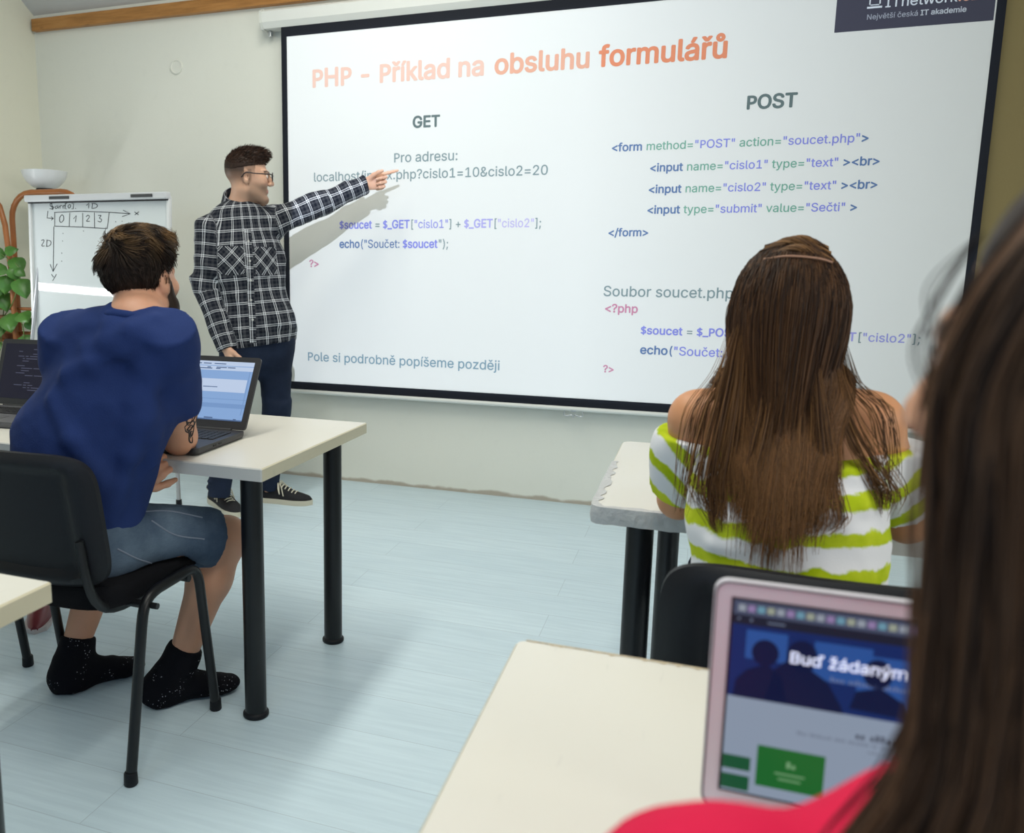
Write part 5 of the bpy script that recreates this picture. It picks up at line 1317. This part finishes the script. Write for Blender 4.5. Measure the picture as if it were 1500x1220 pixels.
        K.disp(wrinkle(8, .003, 90)); K.plane((0, 0, .002), (0, 0, -1)); V, Q = K.mesh(.006); V = relax(V, Q, 1, .5); mesh_np('sock', V, Q, M_SOCK, t)
    # ---- hair, beard
    H = SDF(); H.ell(hq(0, -.016, .036), (.0795, .1005, .087), R); H.ell(hq(.0, .03, .098), (.060, .070, .030), R, .03); H.ell(hq(.02, -.03, .100), (.05, .06, .024), R, .03)
    H.plane(hq(0, -.03, -.012), R@nrm([0, .62, -.80])); H.plane(hq(0, .090, .075), R@nrm([0, 1.0, -.5])); H.disp(wrinkle(4, .004, 60))
    V, Q = H.mesh(.0055); V = relax(V, Q, 1, .5); rg_ = np.random.default_rng(5); C_ = np.tile((.020, .011, .008), (len(V), 1)); hair = mesh_np('hair', V, Q, M_HAIR, t, {'tint': ('FLOAT_COLOR', C_)})
    N = 7000; idx = rg_.integers(0, len(V), N); roots = V[idx]+rg_.normal(size=(N, 3))*.002; L = (roots-hc)@R
    keep = (L[:, 2] > -.075); roots = roots[keep]; L = L[keep]; n_ = H.grad(roots); N = len(L)
    # whorl at the crown, combed forward and to the right on top, down at the nape
    rel = L-np.array([-.02, -.045, .11]); top = np.clip((L[:, 2]-.05)/.05, 0, 1)[:, None]
    swirl = np.stack([rel[:, 1]*.6+rel[:, 0], -rel[:, 0]*.6+rel[:, 1]+.02, np.zeros(N)], 1); swirl /= np.linalg.norm(swirl, axis=1, keepdims=True)+1e-6
    d_loc = swirl*top+np.array([.55, .75, .25])*top*.8+np.stack([rel[:, 0]*1.5, .25*np.ones(N), -np.ones(N)], 1)*(1-top)
    dirs = d_loc@R.T; dirs = dirs-n_*np.sum(dirs*n_, 1, keepdims=True); dirs /= np.linalg.norm(dirs, axis=1, keepdims=True)
    ln = np.where(L[:, 2] > .055, rg_.uniform(.022, .040, N), rg_.uniform(.007, .014, N)); M = 7; ts_ = np.linspace(0, 1, M)
    lift = np.where(L[:, 2] > .055, .16, .06)[:, None, None]
    pts = roots[:, None]+dirs[:, None]*(ts_[None, :, None]*ln[:, None, None])+n_[:, None]*(np.sin(ts_*2.3)[None, :, None]*ln[:, None, None]*lift)+np.cross(dirs, n_)[:, None]*((ts_**2)[None, :, None]*ln[:, None, None]*(.35*np.sin(L[:, 0]*60+L[:, 1]*45))[:, None, None])
    clump = .5+.5*np.sin(L[:, 0]*95+L[:, 1]*70+2*np.sin(L[:, 2]*60)); lt = np.clip((L[:, 2]-.06)/.05, 0, 1)*clump
    cc = np.array((.020, .012, .009))*(1-lt[:, None])+np.array((.20, .115, .052))*lt[:, None]; cc = cc*(1+.3*rg_.normal(size=(N, 1)))
    strands('hair_strands', pts, np.tile(np.linspace(.0011, .0004, M), (N, 1)), M_HAIR, hair, np.clip(cc, .004, 1))
    K = SDF()
    for sx in (-1, 1): K.cap(hq(sx*.064, .010, -.010), hq(sx*.055, .022, -.072), .015, .024, .02); K.cap(hq(sx*.055, .022, -.072), hq(sx*.022, .072, -.108), .024, .023, .02)
    K.ell(hq(0, .078, -.108), (.026, .022, .022), R, .02); K.disp(wrinkle(2, .003, 160)); V, Q = K.mesh(.005); mesh_np('beard', V, Q, M_HAIR, t, {'tint': ('FLOAT_COLOR', np.tile((.022, .012, .008), (len(V), 1)))})
seated_man()

# ================================================================== the woman in the lime striped top
def stripe_mat():
    n = NT('lime_white_stripes', .9, .15); a = n.node('ShaderNodeAttribute', attribute_name='cloth'); sp = n.node('ShaderNodeSeparateXYZ'); n.lk(a.outputs['Vector'], sp.inputs[0])
    v = n.coord(); w = n.math('MULTIPLY', n.math('SUBTRACT', n.noise(v, 16, 5, .62), .5), .040); w2 = n.math('MULTIPLY', n.math('SUBTRACT', n.noise(v, 4, 2), .5), .03)
    y = n.math('ADD', n.math('ADD', sp.outputs[1], w), w2); f = n.math('FRACT', n.math('ADD', n.math('DIVIDE', y, .058), 20.0))
    lime = n.mix(n.ramp(n.noise(v, 11, 4), [(.35, 0.0), (.65, 1.0)]), (.34, .44, .004), (.60, .66, .035))
    n.color(n.mix(n.ramp(f, [(.08, 0.0), (.15, 1.0), (.50, 1.0), (.58, 0.0)]), (.76, .75, .77), lime)); n.bump(n.noise(v, 350, 3), .15, .002); return n.m
M_LIME = stripe_mat()
def hair_cols(N, rg_, dark, light, s_):
    k = np.clip(.5+.28*rg_.normal(size=N)+.35*np.sin(s_), 0, 1)[:, None]**1.4; return np.clip((np.array(dark)*(1-k)+np.array(light)*k)*(1+.12*rg_.normal(size=(N, 1))), .003, 1)
def girl():
    up = np.array([0, 0, 1.]); X_ = np.array([1., 0, 0]); Y_ = np.array([0, 1., 0])
    Ls = P(1022, 612, 1.58); Rs = P(1276, 617, 1.58); nb = P(1152, 566, 1.575); hc = P(1152, 456, 1.615); R = frame((-.05, .97, -.14), (0, .14, 1))
    pel = np.array([.175, 1.46, .56]); HR = pel+[.085, .03, -.01]; HL = pel+[-.085, .03, -.01]
    LE = P(990, 778, 1.715); RE = P(1325, 790, 1.715); LE[2] = max(LE[2], .782); RE[2] = max(RE[2], .782); LW = np.array([.035, 1.93, .772]); RW = np.array([.31, 1.93, .772])
    RK = np.array([.29, 1.92, .53]); LK = np.array([.07, 1.92, .53]); RA = np.array([.29, 1.86, .10]); LA = np.array([.07, 1.86, .10])
    t = thing('person', 'woman with long straight brown hair in a lime and white off-shoulder top, back turned', 'person', (pel[0], pel[1], 0))
    B = SDF(); add_head(B, hc, R, .90, nb, .046, True); mid = (Rs+Ls)/2; side = nrm(Rs-Ls)
    B.ecap(mid-up*.015, (mid+pel)/2, (.135, .075), (.118, .088), side, .05); B.ecap((mid+pel)/2, pel, (.115, .085), (.155, .115), X_, .05)
    B.cap(nb-up*.02, mid-up*.04, .058, .075, .05); B.cap(nb-up*.025, Rs, .040, .043, .04); B.cap(nb-up*.025, Ls, .040, .043, .04)
    for sx in (-1, 1): B.ell(mid+X_*sx*.075-up*.10-Y_*.035, (.055, .035, .075), None, .04)
    for a, e, w in ((Rs, RE, RW), (Ls, LE, LW)): B.cap(a, e, .046, .037, .03); B.cap(e, w, .037, .025, .02)
    for h, k_, a in ((HR, RK, RA), (HL, LK, LA)): B.cap(h, k_, .078, .052, .03); B.cap(k_, a, .052, .034, .03); B.cap(a, a+[0, .03, -.06], .034, .03, .02); B.cap(a+[0, -.02, -.06], a+[0, .15, -.075], .028, .024, .02)
    add_hand(B, LW, nrm([.35, .9, -.02]), up, (.2, .25, .28, .3), (.6, .2), 1, .92); add_hand(B, RW, nrm([-.35, .9, -.02]), up, (.2, .25, .28, .3), (.6, .2), -1, .92)
    V, Q = B.mesh(.0085, [(hc-.12, hc+.12, .006), (LW-[.07, .03, .04], RW+[.07, .2, .04], .005)]); V = relax(V, Q, 1, .5)
    body = mesh_np('body', V, Q, M_SKIN, t, {'tint': ('FLOAT_COLOR', skin_tint(V, (.56, .265, .13), hc, R, .90, lips=(.5, .17, .15)))})
    # ---- top
    S = SDF(); zt = P(1150, 668, 1.50)[2]
    ml = lambda q: mid+(pel-mid)*q
    S.ecap(ml(.03), ml(.42), (.165, .105), (.145, .118), side, .04); S.ecap(ml(.38), ml(.97), (.145, .118), (.165, .138), X_, .05)
    for a, e in ((Rs, RE), (Ls, LE)):
        q = a+(e-a)*.80; S.cap(a, q, .062, .062, .03, flat=True); S.ell(a+(e-a)*.42+nrm((a-mid)*[1, 1, 0])*.008, (.060, .060, .072), None, .03)
    for px0, py0, px1, py1 in ((1035, 700, 1085, 680), (1040, 730, 1090, 700), (1270, 700, 1215, 690), (1262, 745, 1200, 760), (1050, 800, 1140, 812), (1060, 770, 1150, 790)):
        q = skin_path(S, np.array([P(px0, py0, 1.40), P(px1, py1, 1.40)]), np.tile(nrm([-.05, -1., .15]), (2, 1)), .01); S.cap(q[0]+Y_*.006, q[1]+Y_*.006, .010, .010, .02)
    S.disp(wrinkle(14, .006, 44, [up+X_*.2, up-X_*.5, X_*.5+up, up, X_+up*.7]))
    S.plane([0, 1.5, zt], nrm([0, -.10, 1])); V, Q = S.mesh(.0064); V = relax(V, Q, 2, .5)
    UV = limb_uv(V, [(mid, pel, .13, 0.0), (Rs, RE, .070, .0), (Ls, LE, .070, .0)], [side, Y_, Y_]); tor = UV[:, 2] == 0
    UV[tor, 1] = (zt-V[tor, 2])+.02; UV[~tor, 1] = (zt-V[~tor, 2])*.75+np.abs(V[~tor, 0]-mid[0])*.75
    top = mesh_np('top', V, Q, M_LIME, t, {'cloth': ('FLOAT_VECTOR', UV)})
    # pale bra straps crossing the shoulder blades
    MS = mat('pale_pink_strap', (.80, .62, .58), .7, .3); b = None
    for pts in (((1050, 548), (1064, 574), (1088, 606), (1130, 650), (1160, 680)), ((1262, 556), (1238, 592), (1216, 628), (1190, 660), (1160, 690))):
        pa = np.array(smooth_path([P(*q, 1.40) for q in pts], 5)); v_ = np.tile(nrm([-.1, -1, .25]), (len(pa), 1)); q = skin_path(B, pa, v_, .02); b = MB(); V_ = []
        tn = np.gradient(q, axis=0); sd_ = np.cross(tn, v_); sd_ /= np.linalg.norm(sd_, axis=1, keepdims=True)
        for i in range(len(q)): V_ += [q[i]-sd_[i]*.0065+v_[i]*.001, q[i]-sd_[i]*.005+v_[i]*.0035, q[i]+sd_[i]*.005+v_[i]*.0035, q[i]+sd_[i]*.0065+v_[i]*.001]
        b.add(V_, [(i*4+k, i*4+k+1, i*4+k+5, i*4+k+4) for i in range(len(q)-1) for k in range(3)]); b.build('bra_strap', MS, t, smooth=1)
    # ---- jeans shorts below the table
    J = SDF(); J.ecap(pel+up*.05, pel-up*.05, (.150, .118), (.165, .128), X_, .04)
    for h, k_, a in ((HR, RK, RA), (HL, LK, LA)): J.cap(h, k_, .090, .066, .04); J.cap(k_, a+(k_-a)*.05, .066, .055, .03, flat=True)
    J.plane(pel*[1, 1, 0]+up*.492, -up, pel, .22); V, Q = J.mesh(.010); mesh_np('jeans', V, Q, M_JEANS, t)
    for a in (LA, RA): make_shoe(t, a+[0, -.05, 0], a+[0, .19, 0])
    # ---- hair
    hq = lambda x, y, z: hc+R@(np.array([x, y, z])*.90); rg_ = np.random.default_rng(8)
    H = SDF(); H.ell(hq(0, -.017, .036), np.array([.078, .100, .086])*.90, R); H.plane(hq(0, .045, .0), R@nrm([0, 1, -.35])); 
    H.cap(hq(0, -.045, .01), hq(0, -.060, -.12), .066, .054, .04); H.cap(hq(0, -.060, -.12), hq(0, -.075, -.22), .052, .034, .03)
    F = SDF(); F.ops = B.ops+[o for o in S.ops if o[4] == 'u']+[o for o in H.ops if o[4] == 'u']; F.ecap(ml(.24)-Y_*.022, ml(.97)-Y_*.018, (.085, .085), (.125, .130), X_, .07)
    V, Q = H.mesh(.007); hair = mesh_np('hair', V, Q, M_HAIR, t, {'tint': ('FLOAT_COLOR', np.tile((.035, .016, .008), (len(V), 1)))})
    N = 12000; u = rg_.uniform(0, 1, N); th = rg_.uniform(0, 2*math.pi, N); ph = np.arccos(1-u*1.12); d = np.stack([np.sin(ph)*np.cos(th), np.sin(ph)*np.sin(th), np.cos(ph)], 1)
    kp = ~((d[:, 1] > .50) | ((d[:, 1] > .30) & (d[:, 2] < .60))); d = d[kp]; th = th[kp]; ph = ph[kp]; N = len(d); roots = np.array([hq(*(q*[.078, .098, .086]+[0, -.016, .036])) for q in d])
    L = d; dirs = (np.stack([L[:, 0]*.45, -.55-.5*np.maximum(0, L[:, 1]), -.45-.4*np.abs(L[:, 0])], 1)+d*.05)@R.T
    sgn = L[:, 0]/.9; Ltot = .27+.24*rg_.uniform(0, 1, N)**.8-.10*np.abs(sgn)*rg_.uniform(.3, 1, N); M = 26; cx = hc[0]-.004
    rnd = rg_.normal(size=N); ph_ = np.floor(th*9)+np.floor(ph*5)*7
    def grav(p, q):
        s_ = sgn*(.078-.038*np.clip(q*2.2, 0, 1))*(1-.30*q)+rnd*.016*q+.010*np.sin(ph_*1.7+q*3.0)*q; gx = (cx+s_-p[:, 0])*6.5; return np.stack([gx, -.10*np.ones(N)+2.2*(1.465-p[:, 1])*(p[:, 2] < 1.15), -np.ones(N)], 1)
    jit = lambda p, q: np.stack([.035*np.sin(ph_+q*9+p[:, 2]*16), .02*np.cos(ph_*2.1+q*7), np.zeros(N)], 1)*q
    pts = grow(roots, dirs, M, Ltot/(M-1), F, .002+.007*rg_.uniform(0, 1, N), grav, .55, jit)
    cc = hair_cols(N, rg_, (.019, .008, .0045), (.100, .044, .017), ph_*1.3+L[:, 0]*3)
    # lighter towards the tips, as grown-out hair is
    tt = np.linspace(0, 1, M)[None, :, None]; col = np.clip(cc[:, None]*(.78+.62*tt)+np.array((.075, .036, .010))*tt**2, .003, 1)
    rad = np.tile(.00078*np.sqrt(np.linspace(1, .12, M)), (N, 1)); strands('hair_strands', pts, rad, M_HAIR, hair, col)
    # loose locks over both shoulders and stray hairs
    def lock(pxs, n, w, nm):
        pa = np.array(smooth_path([P(x, y, Yq) for x, y, Yq in pxs], 6)); off = rg_.normal(size=(n, 1, 3))*np.array([1, .5, .5])*w; tt_ = np.linspace(0, 1, len(pa))
        q = pa[None]+off*(.35+.9*np.sin(tt_*2.6)[None, :, None])+np.stack([.006*np.sin(tt_[None]*6+rg_.uniform(0, 6, (n, 1)))*tt_[None]]*3, -1)
        f = F.at(q.reshape(-1, 3)).reshape(q.shape[:2]); m_ = f < .004
        if m_.any(): g = F.grad(q[m_]); q[m_] += g*(.004-f[m_])[:, None]
        strands(nm, q, np.tile(.0007*np.sin(np.linspace(.05, 3.05, len(pa)))**.6, (n, 1)), M_HAIR, hair, hair_cols(n, rg_, (.05, .022, .010), (.21, .10, .036), rg_.uniform(0, 6, n)))
    lock([(1075, 480, 1.56), (1062, 545, 1.52), (1030, 600, 1.50), (1012, 680, 1.485), (1000, 745, 1.48)], 40, .010, 'loose_lock')
    lock([(1235, 500, 1.56), (1250, 560, 1.52), (1285, 600, 1.50), (1300, 660, 1.485), (1302, 735, 1.48)], 26, .008, 'loose_lock')
    lock([(1225, 540, 1.52), (1240, 610, 1.49), (1275, 680, 1.47), (1300, 720, 1.465), (1303, 745, 1.465)], 60, .010, 'loose_lock')
    lock([(1196, 520, 1.49), (1205, 600, 1.46), (1215, 690, 1.44), (1218, 760, 1.43), (1205, 775, 1.43)], 30, .007, 'loose_lock')
    lock([(1085, 480, 1.52), (1072, 560, 1.49), (1055, 650, 1.46), (1045, 720, 1.445), (1062, 770, 1.44)], 160, .013, 'loose_lock')
    lock([(1128, 500, 1.50), (1130, 600, 1.47), (1108, 720, 1.43), (1120, 770, 1.42)], 120, .011, 'loose_lock')
    lock([(1175, 500, 1.50), (1190, 610, 1.47), (1182, 730, 1.43), (1165, 790, 1.42)], 120, .011, 'loose_lock')
    # twisted half-up strand over the crown
    for k_, (a, b_, c_) in enumerate((((-.062, -.050, .100), (-.01, -.072, .124), (.060, -.066, .098)), ((-.052, -.076, .088), (.0, -.098, .106), (.062, -.080, .082)), ((-.050, -.02, .117), (.012, -.04, .133), (.058, -.05, .110)))):
        n = 160; pa = np.array(smooth_path([hq(*a), hq(*b_), hq(*c_)], 8)); tt_ = np.linspace(0, 1, len(pa)); ang = rg_.uniform(0, 6.28, n); rr_ = .009*np.sqrt(rg_.uniform(.2, 1, n)); tw = 5.0*tt_[None]+ang[:, None]
        q = pa[None]+(R[:, 1][None, None]*np.cos(tw)[..., None]+R[:, 2][None, None]*np.sin(tw)[..., None])*rr_[:, None, None]
        strands('twisted_lock', q, np.tile(.0010, (n, len(pa))), M_HAIR, hair, hair_cols(n, rg_, (.04, .018, .008), (.24, .12, .045), ang*2+k_))
    b = MB(); pa = [tuple(hq(*q)) for q in ((-.058, -.088, .088), (-.02, -.116, .090), (.03, -.119, .086), (.058, -.100, .082))]; b.tube(smooth_path(pa, 5), .0019, 6); b.build('scalp_parting', mat('scalp', (.34, .18, .115), .7), hair)
    # braid at the right side
    rbr = []
    for s_ in range(3):
        n = 40; tt_ = np.linspace(0, 1, 30); base = np.array([hq(.074+.006*math.sin(3*q), -.045-.03*q, .06-.24*q) for q in tt_]); sw = np.stack([.006*np.sin(tt_*26+s_*2.09), .006*np.sin(2*(tt_*26+s_*2.09)), 0*tt_], 1)@R.T
        q = (base+sw)[None]+rg_.normal(size=(n, 1, 3))*.0016; strands('braid', q, np.tile(.0009, (n, 30)), M_HAIR, hair, hair_cols(n, rg_, (.05, .022, .010), (.20, .10, .035), np.full(n, s_*1.)))
girl()

# ================================================================== the woman in the near foreground
def near_woman():
    up = np.array([0, 0, 1.]); f = nrm([-.74, .67, 0]); R = frame(f + np.array([0, 0, -.05])); tip = P(1320, 608, .50); hc = tip-R@(np.array([0, .120, -.028])*.96)
    nb = hc+np.array([.04, -.04, -.185]); sd = R[:, 0]; Ls = P(1038, 1424, .36); Rs = nb+sd*.15+[.02, -.02, -.10]
    pel = np.array([.30, .16, .56]); LE = np.array([-.01, .42, .80]); RE = Rs+[.05, .08, -.24]; LW = np.array([.10, .56, .785]); RW = np.array([.32, .56, .785])
    HR = pel+[.09, .03, 0]; HL = pel+[-.09, .03, 0]; RK = pel+[.10, .42, -.04]; LK = pel+[-.10, .42, -.04]; RA = RK*[1, 1, 0]+[0, -.05, .1]; LA = LK*[1, 1, 0]+[0, -.05, .1]
    t = thing('person', 'blurred woman with long dark brown hair and a red top in the right foreground', 'person', (pel[0], pel[1], 0))
    B = SDF(); add_head(B, hc, R, .96, nb, .050, True); mid = (Ls+Rs)/2
    B.ecap(mid-up*.02, pel+up*.15, (.14, .08), (.12, .09), sd, .05); B.ecap(pel+up*.15, pel, (.12, .09), (.16, .12), sd, .05); B.cap(nb-up*.02, mid-up*.03, .06, .07, .05); B.cap(nb-up*.05, Ls, .038, .046, .04); B.cap(nb-up*.05, Rs, .038, .046, .04)
    for a, e, w in ((Ls, LE, LW), (Rs, RE, RW)): B.cap(a, e, .046, .038, .03); B.cap(e, w, .037, .026, .02)
    for h, k_, a in ((HR, RK, RA), (HL, LK, LA)): B.cap(h, k_, .078, .052, .03); B.cap(k_, a, .052, .034, .03); B.cap(a+[0, -.02, -.06], a+[0, .15, -.075], .028, .024, .02)
    add_hand(B, LW, nrm([.3, .9, -.02]), up, (.3, .35, .4, .4), (.6, .2), 1, .92); add_hand(B, RW, nrm([-.3, .9, -.02]), up, (.3, .35, .4, .4), (.6, .2), -1, .92)
    V, Q = B.mesh(.009, [(hc-.12, hc+.12, .005), (LW-[.05, .03, .04], RW+[.05, .2, .04], .005)]); V = relax(V, Q, 1, .5)
    mesh_np('body', V, Q, M_SKIN, t, {'tint': ('FLOAT_COLOR', skin_tint(V, (.55, .29, .18), hc, R, .96))})
    S = SDF(); S.ecap(mid-up*.0, pel+up*.18, (.158, .105), (.145, .115), sd, .05); S.ecap(pel+up*.18, pel-up*.02, (.145, .115), (.17, .14), sd, .05)
    S.cap(nb-up*.135, Ls, .045, .060, .04); S.cap(nb-up*.12, Rs, .045, .060, .04); S.cap(Ls, LE, .062, .054, .03); S.cap(LE, LW, .053, .040, .02, flat=True); S.cap(Rs, RE, .062, .054, .03); S.cap(RE, RW, .053, .040, .02, flat=True)
    S.disp(wrinkle(6, .005, 50)); V, Q = S.mesh(.008); V = relax(V, Q, 1, .5); mesh_np('red_top', V, Q, mat('red_cotton', (.66, .008, .06), .8, .2, noise=.15, nscale=12, bump=.15, bscale=300), t)
    J = SDF(); J.ecap(pel+up*.04, pel-up*.05, (.155, .12), (.165, .13), sd, .04)
    for h, k_, a in ((HR, RK, RA), (HL, LK, LA)): J.cap(h, k_, .09, .066, .04); J.cap(k_, a, .066, .055, .03, flat=True)
    V, Q = J.mesh(.011); mesh_np('jeans', V, Q, M_JEANS, t)
    for a in (LA, RA): make_shoe(t, a+[0, -.05, 0], a+[0, .19, 0])
    # ---- hair: hangs round the head and over the left shoulder
    hq = lambda x, y, z: hc+R@(np.array([x, y, z])*.96); rg_ = np.random.default_rng(15)
    H = SDF(); H.ell(hq(0, -.02, .034), np.array([.080, .100, .087])*.96, R); H.plane(hq(0, .05, .0), R@nrm([0, 1, -.40])); H.cap(hq(0, -.045, .0), hq(.0, -.05, -.18), .062, .055, .04)
    V, Q = H.mesh(.008); hair = mesh_np('hair', V, Q, M_HAIR, t, {'tint': ('FLOAT_COLOR', np.tile((.018, .009, .006), (len(V), 1)))})
    edge = np.array([P(x, y, .40) for x, y in ((1450, 300), (1392, 420), (1376, 520), (1366, 620), (1356, 720), (1344, 820), (1326, 920), (1310, 1010), (1274, 1080), (1220, 1140), (1175, 1200))]); zs_ = edge[::-1, 2]; xs_ = edge[::-1, 0]
    N = 5600; M = 26; u = rg_.uniform(0, 1, N); an0 = np.radians(177+u*235); dep = rg_.uniform(0, 1, N)**.6; zb_ = np.where(np.cos(an0) < -.25, rg_.uniform(.960, 1.01, N), rg_.uniform(.80, .94, N)); rn = rg_.normal(size=(4, N)); z0 = hc[2]+.126*.96*rg_.uniform(.2, 1, N)**.4
    pts = np.empty((N, M, 3)); an = np.radians(177+u*235); fx = np.cos(an); fy = np.sin(an); wob = np.floor(u*60)
    for m in range(M):
        q = m/(M-1); z = z0+(zb_-z0)*q**1.0
        top = np.sqrt(np.clip(1-((z-hc[2]-.030)/.096)**2, .0, 1)); top = np.where(z < hc[2]+.03, 1, top)
        left = np.interp(z, zs_, xs_); yc = np.where(z < hc[2], hc[1]-.016-.05*np.clip((hc[2]-z)/.2, 0, 1), hc[1]-.016); cx_ = hc[0]+.022
        bl = np.clip((hc[2]+.105-z)/.13, 0, 1); bl = bl*bl*(3-2*bl); rx = np.where(fx < 0, .086*top*(1-bl)+(cx_-left)*bl, .100*top); ry = .106*top*(1-.12*np.clip((hc[2]-z)/.25, 0, 1)); k_ = .60+.40*dep+.012*np.sin(wob*2.2+z*24)*rn[0]
        pts[:, m] = np.stack([cx_+fx*rx*k_+.004*np.sin(rn[1]*.8+wob*.3+z*(18+3*rn[2]))+.003*rn[3]*q, yc+fy*ry*k_, z], 1)
    F = SDF(); F.ops = B.ops+S.ops; fl = pts.reshape(-1, 3)
    cc = hair_cols(N, rg_, (.018, .009, .006), (.125, .062, .032), wob*.9+rn[0]*.6); strands('hair_strands', pts, np.tile(.0012*np.sqrt(np.linspace(1, .3, M)), (N, 1)), M_HAIR, hair, cc)
    # loose front wisps beside the cheek
    n = 6; q = np.array([smooth_path([tuple(v) for v in (P(1440, 340, .44), P(1385+a, 420, .44), P(1352+b_, 510, .44), P(1368+c_, 590, .44), P(1385, 660, .44))], 5) for a, b_, c_ in rg_.normal(size=(n, 3))*[14, 18, 12]])
    strands('loose_wisps', q, np.tile(.00045, q.shape[:2]), M_HAIR, hair, hair_cols(n, rg_, (.015, .01, .008), (.06, .03, .02), np.zeros(n)))
near_woman()
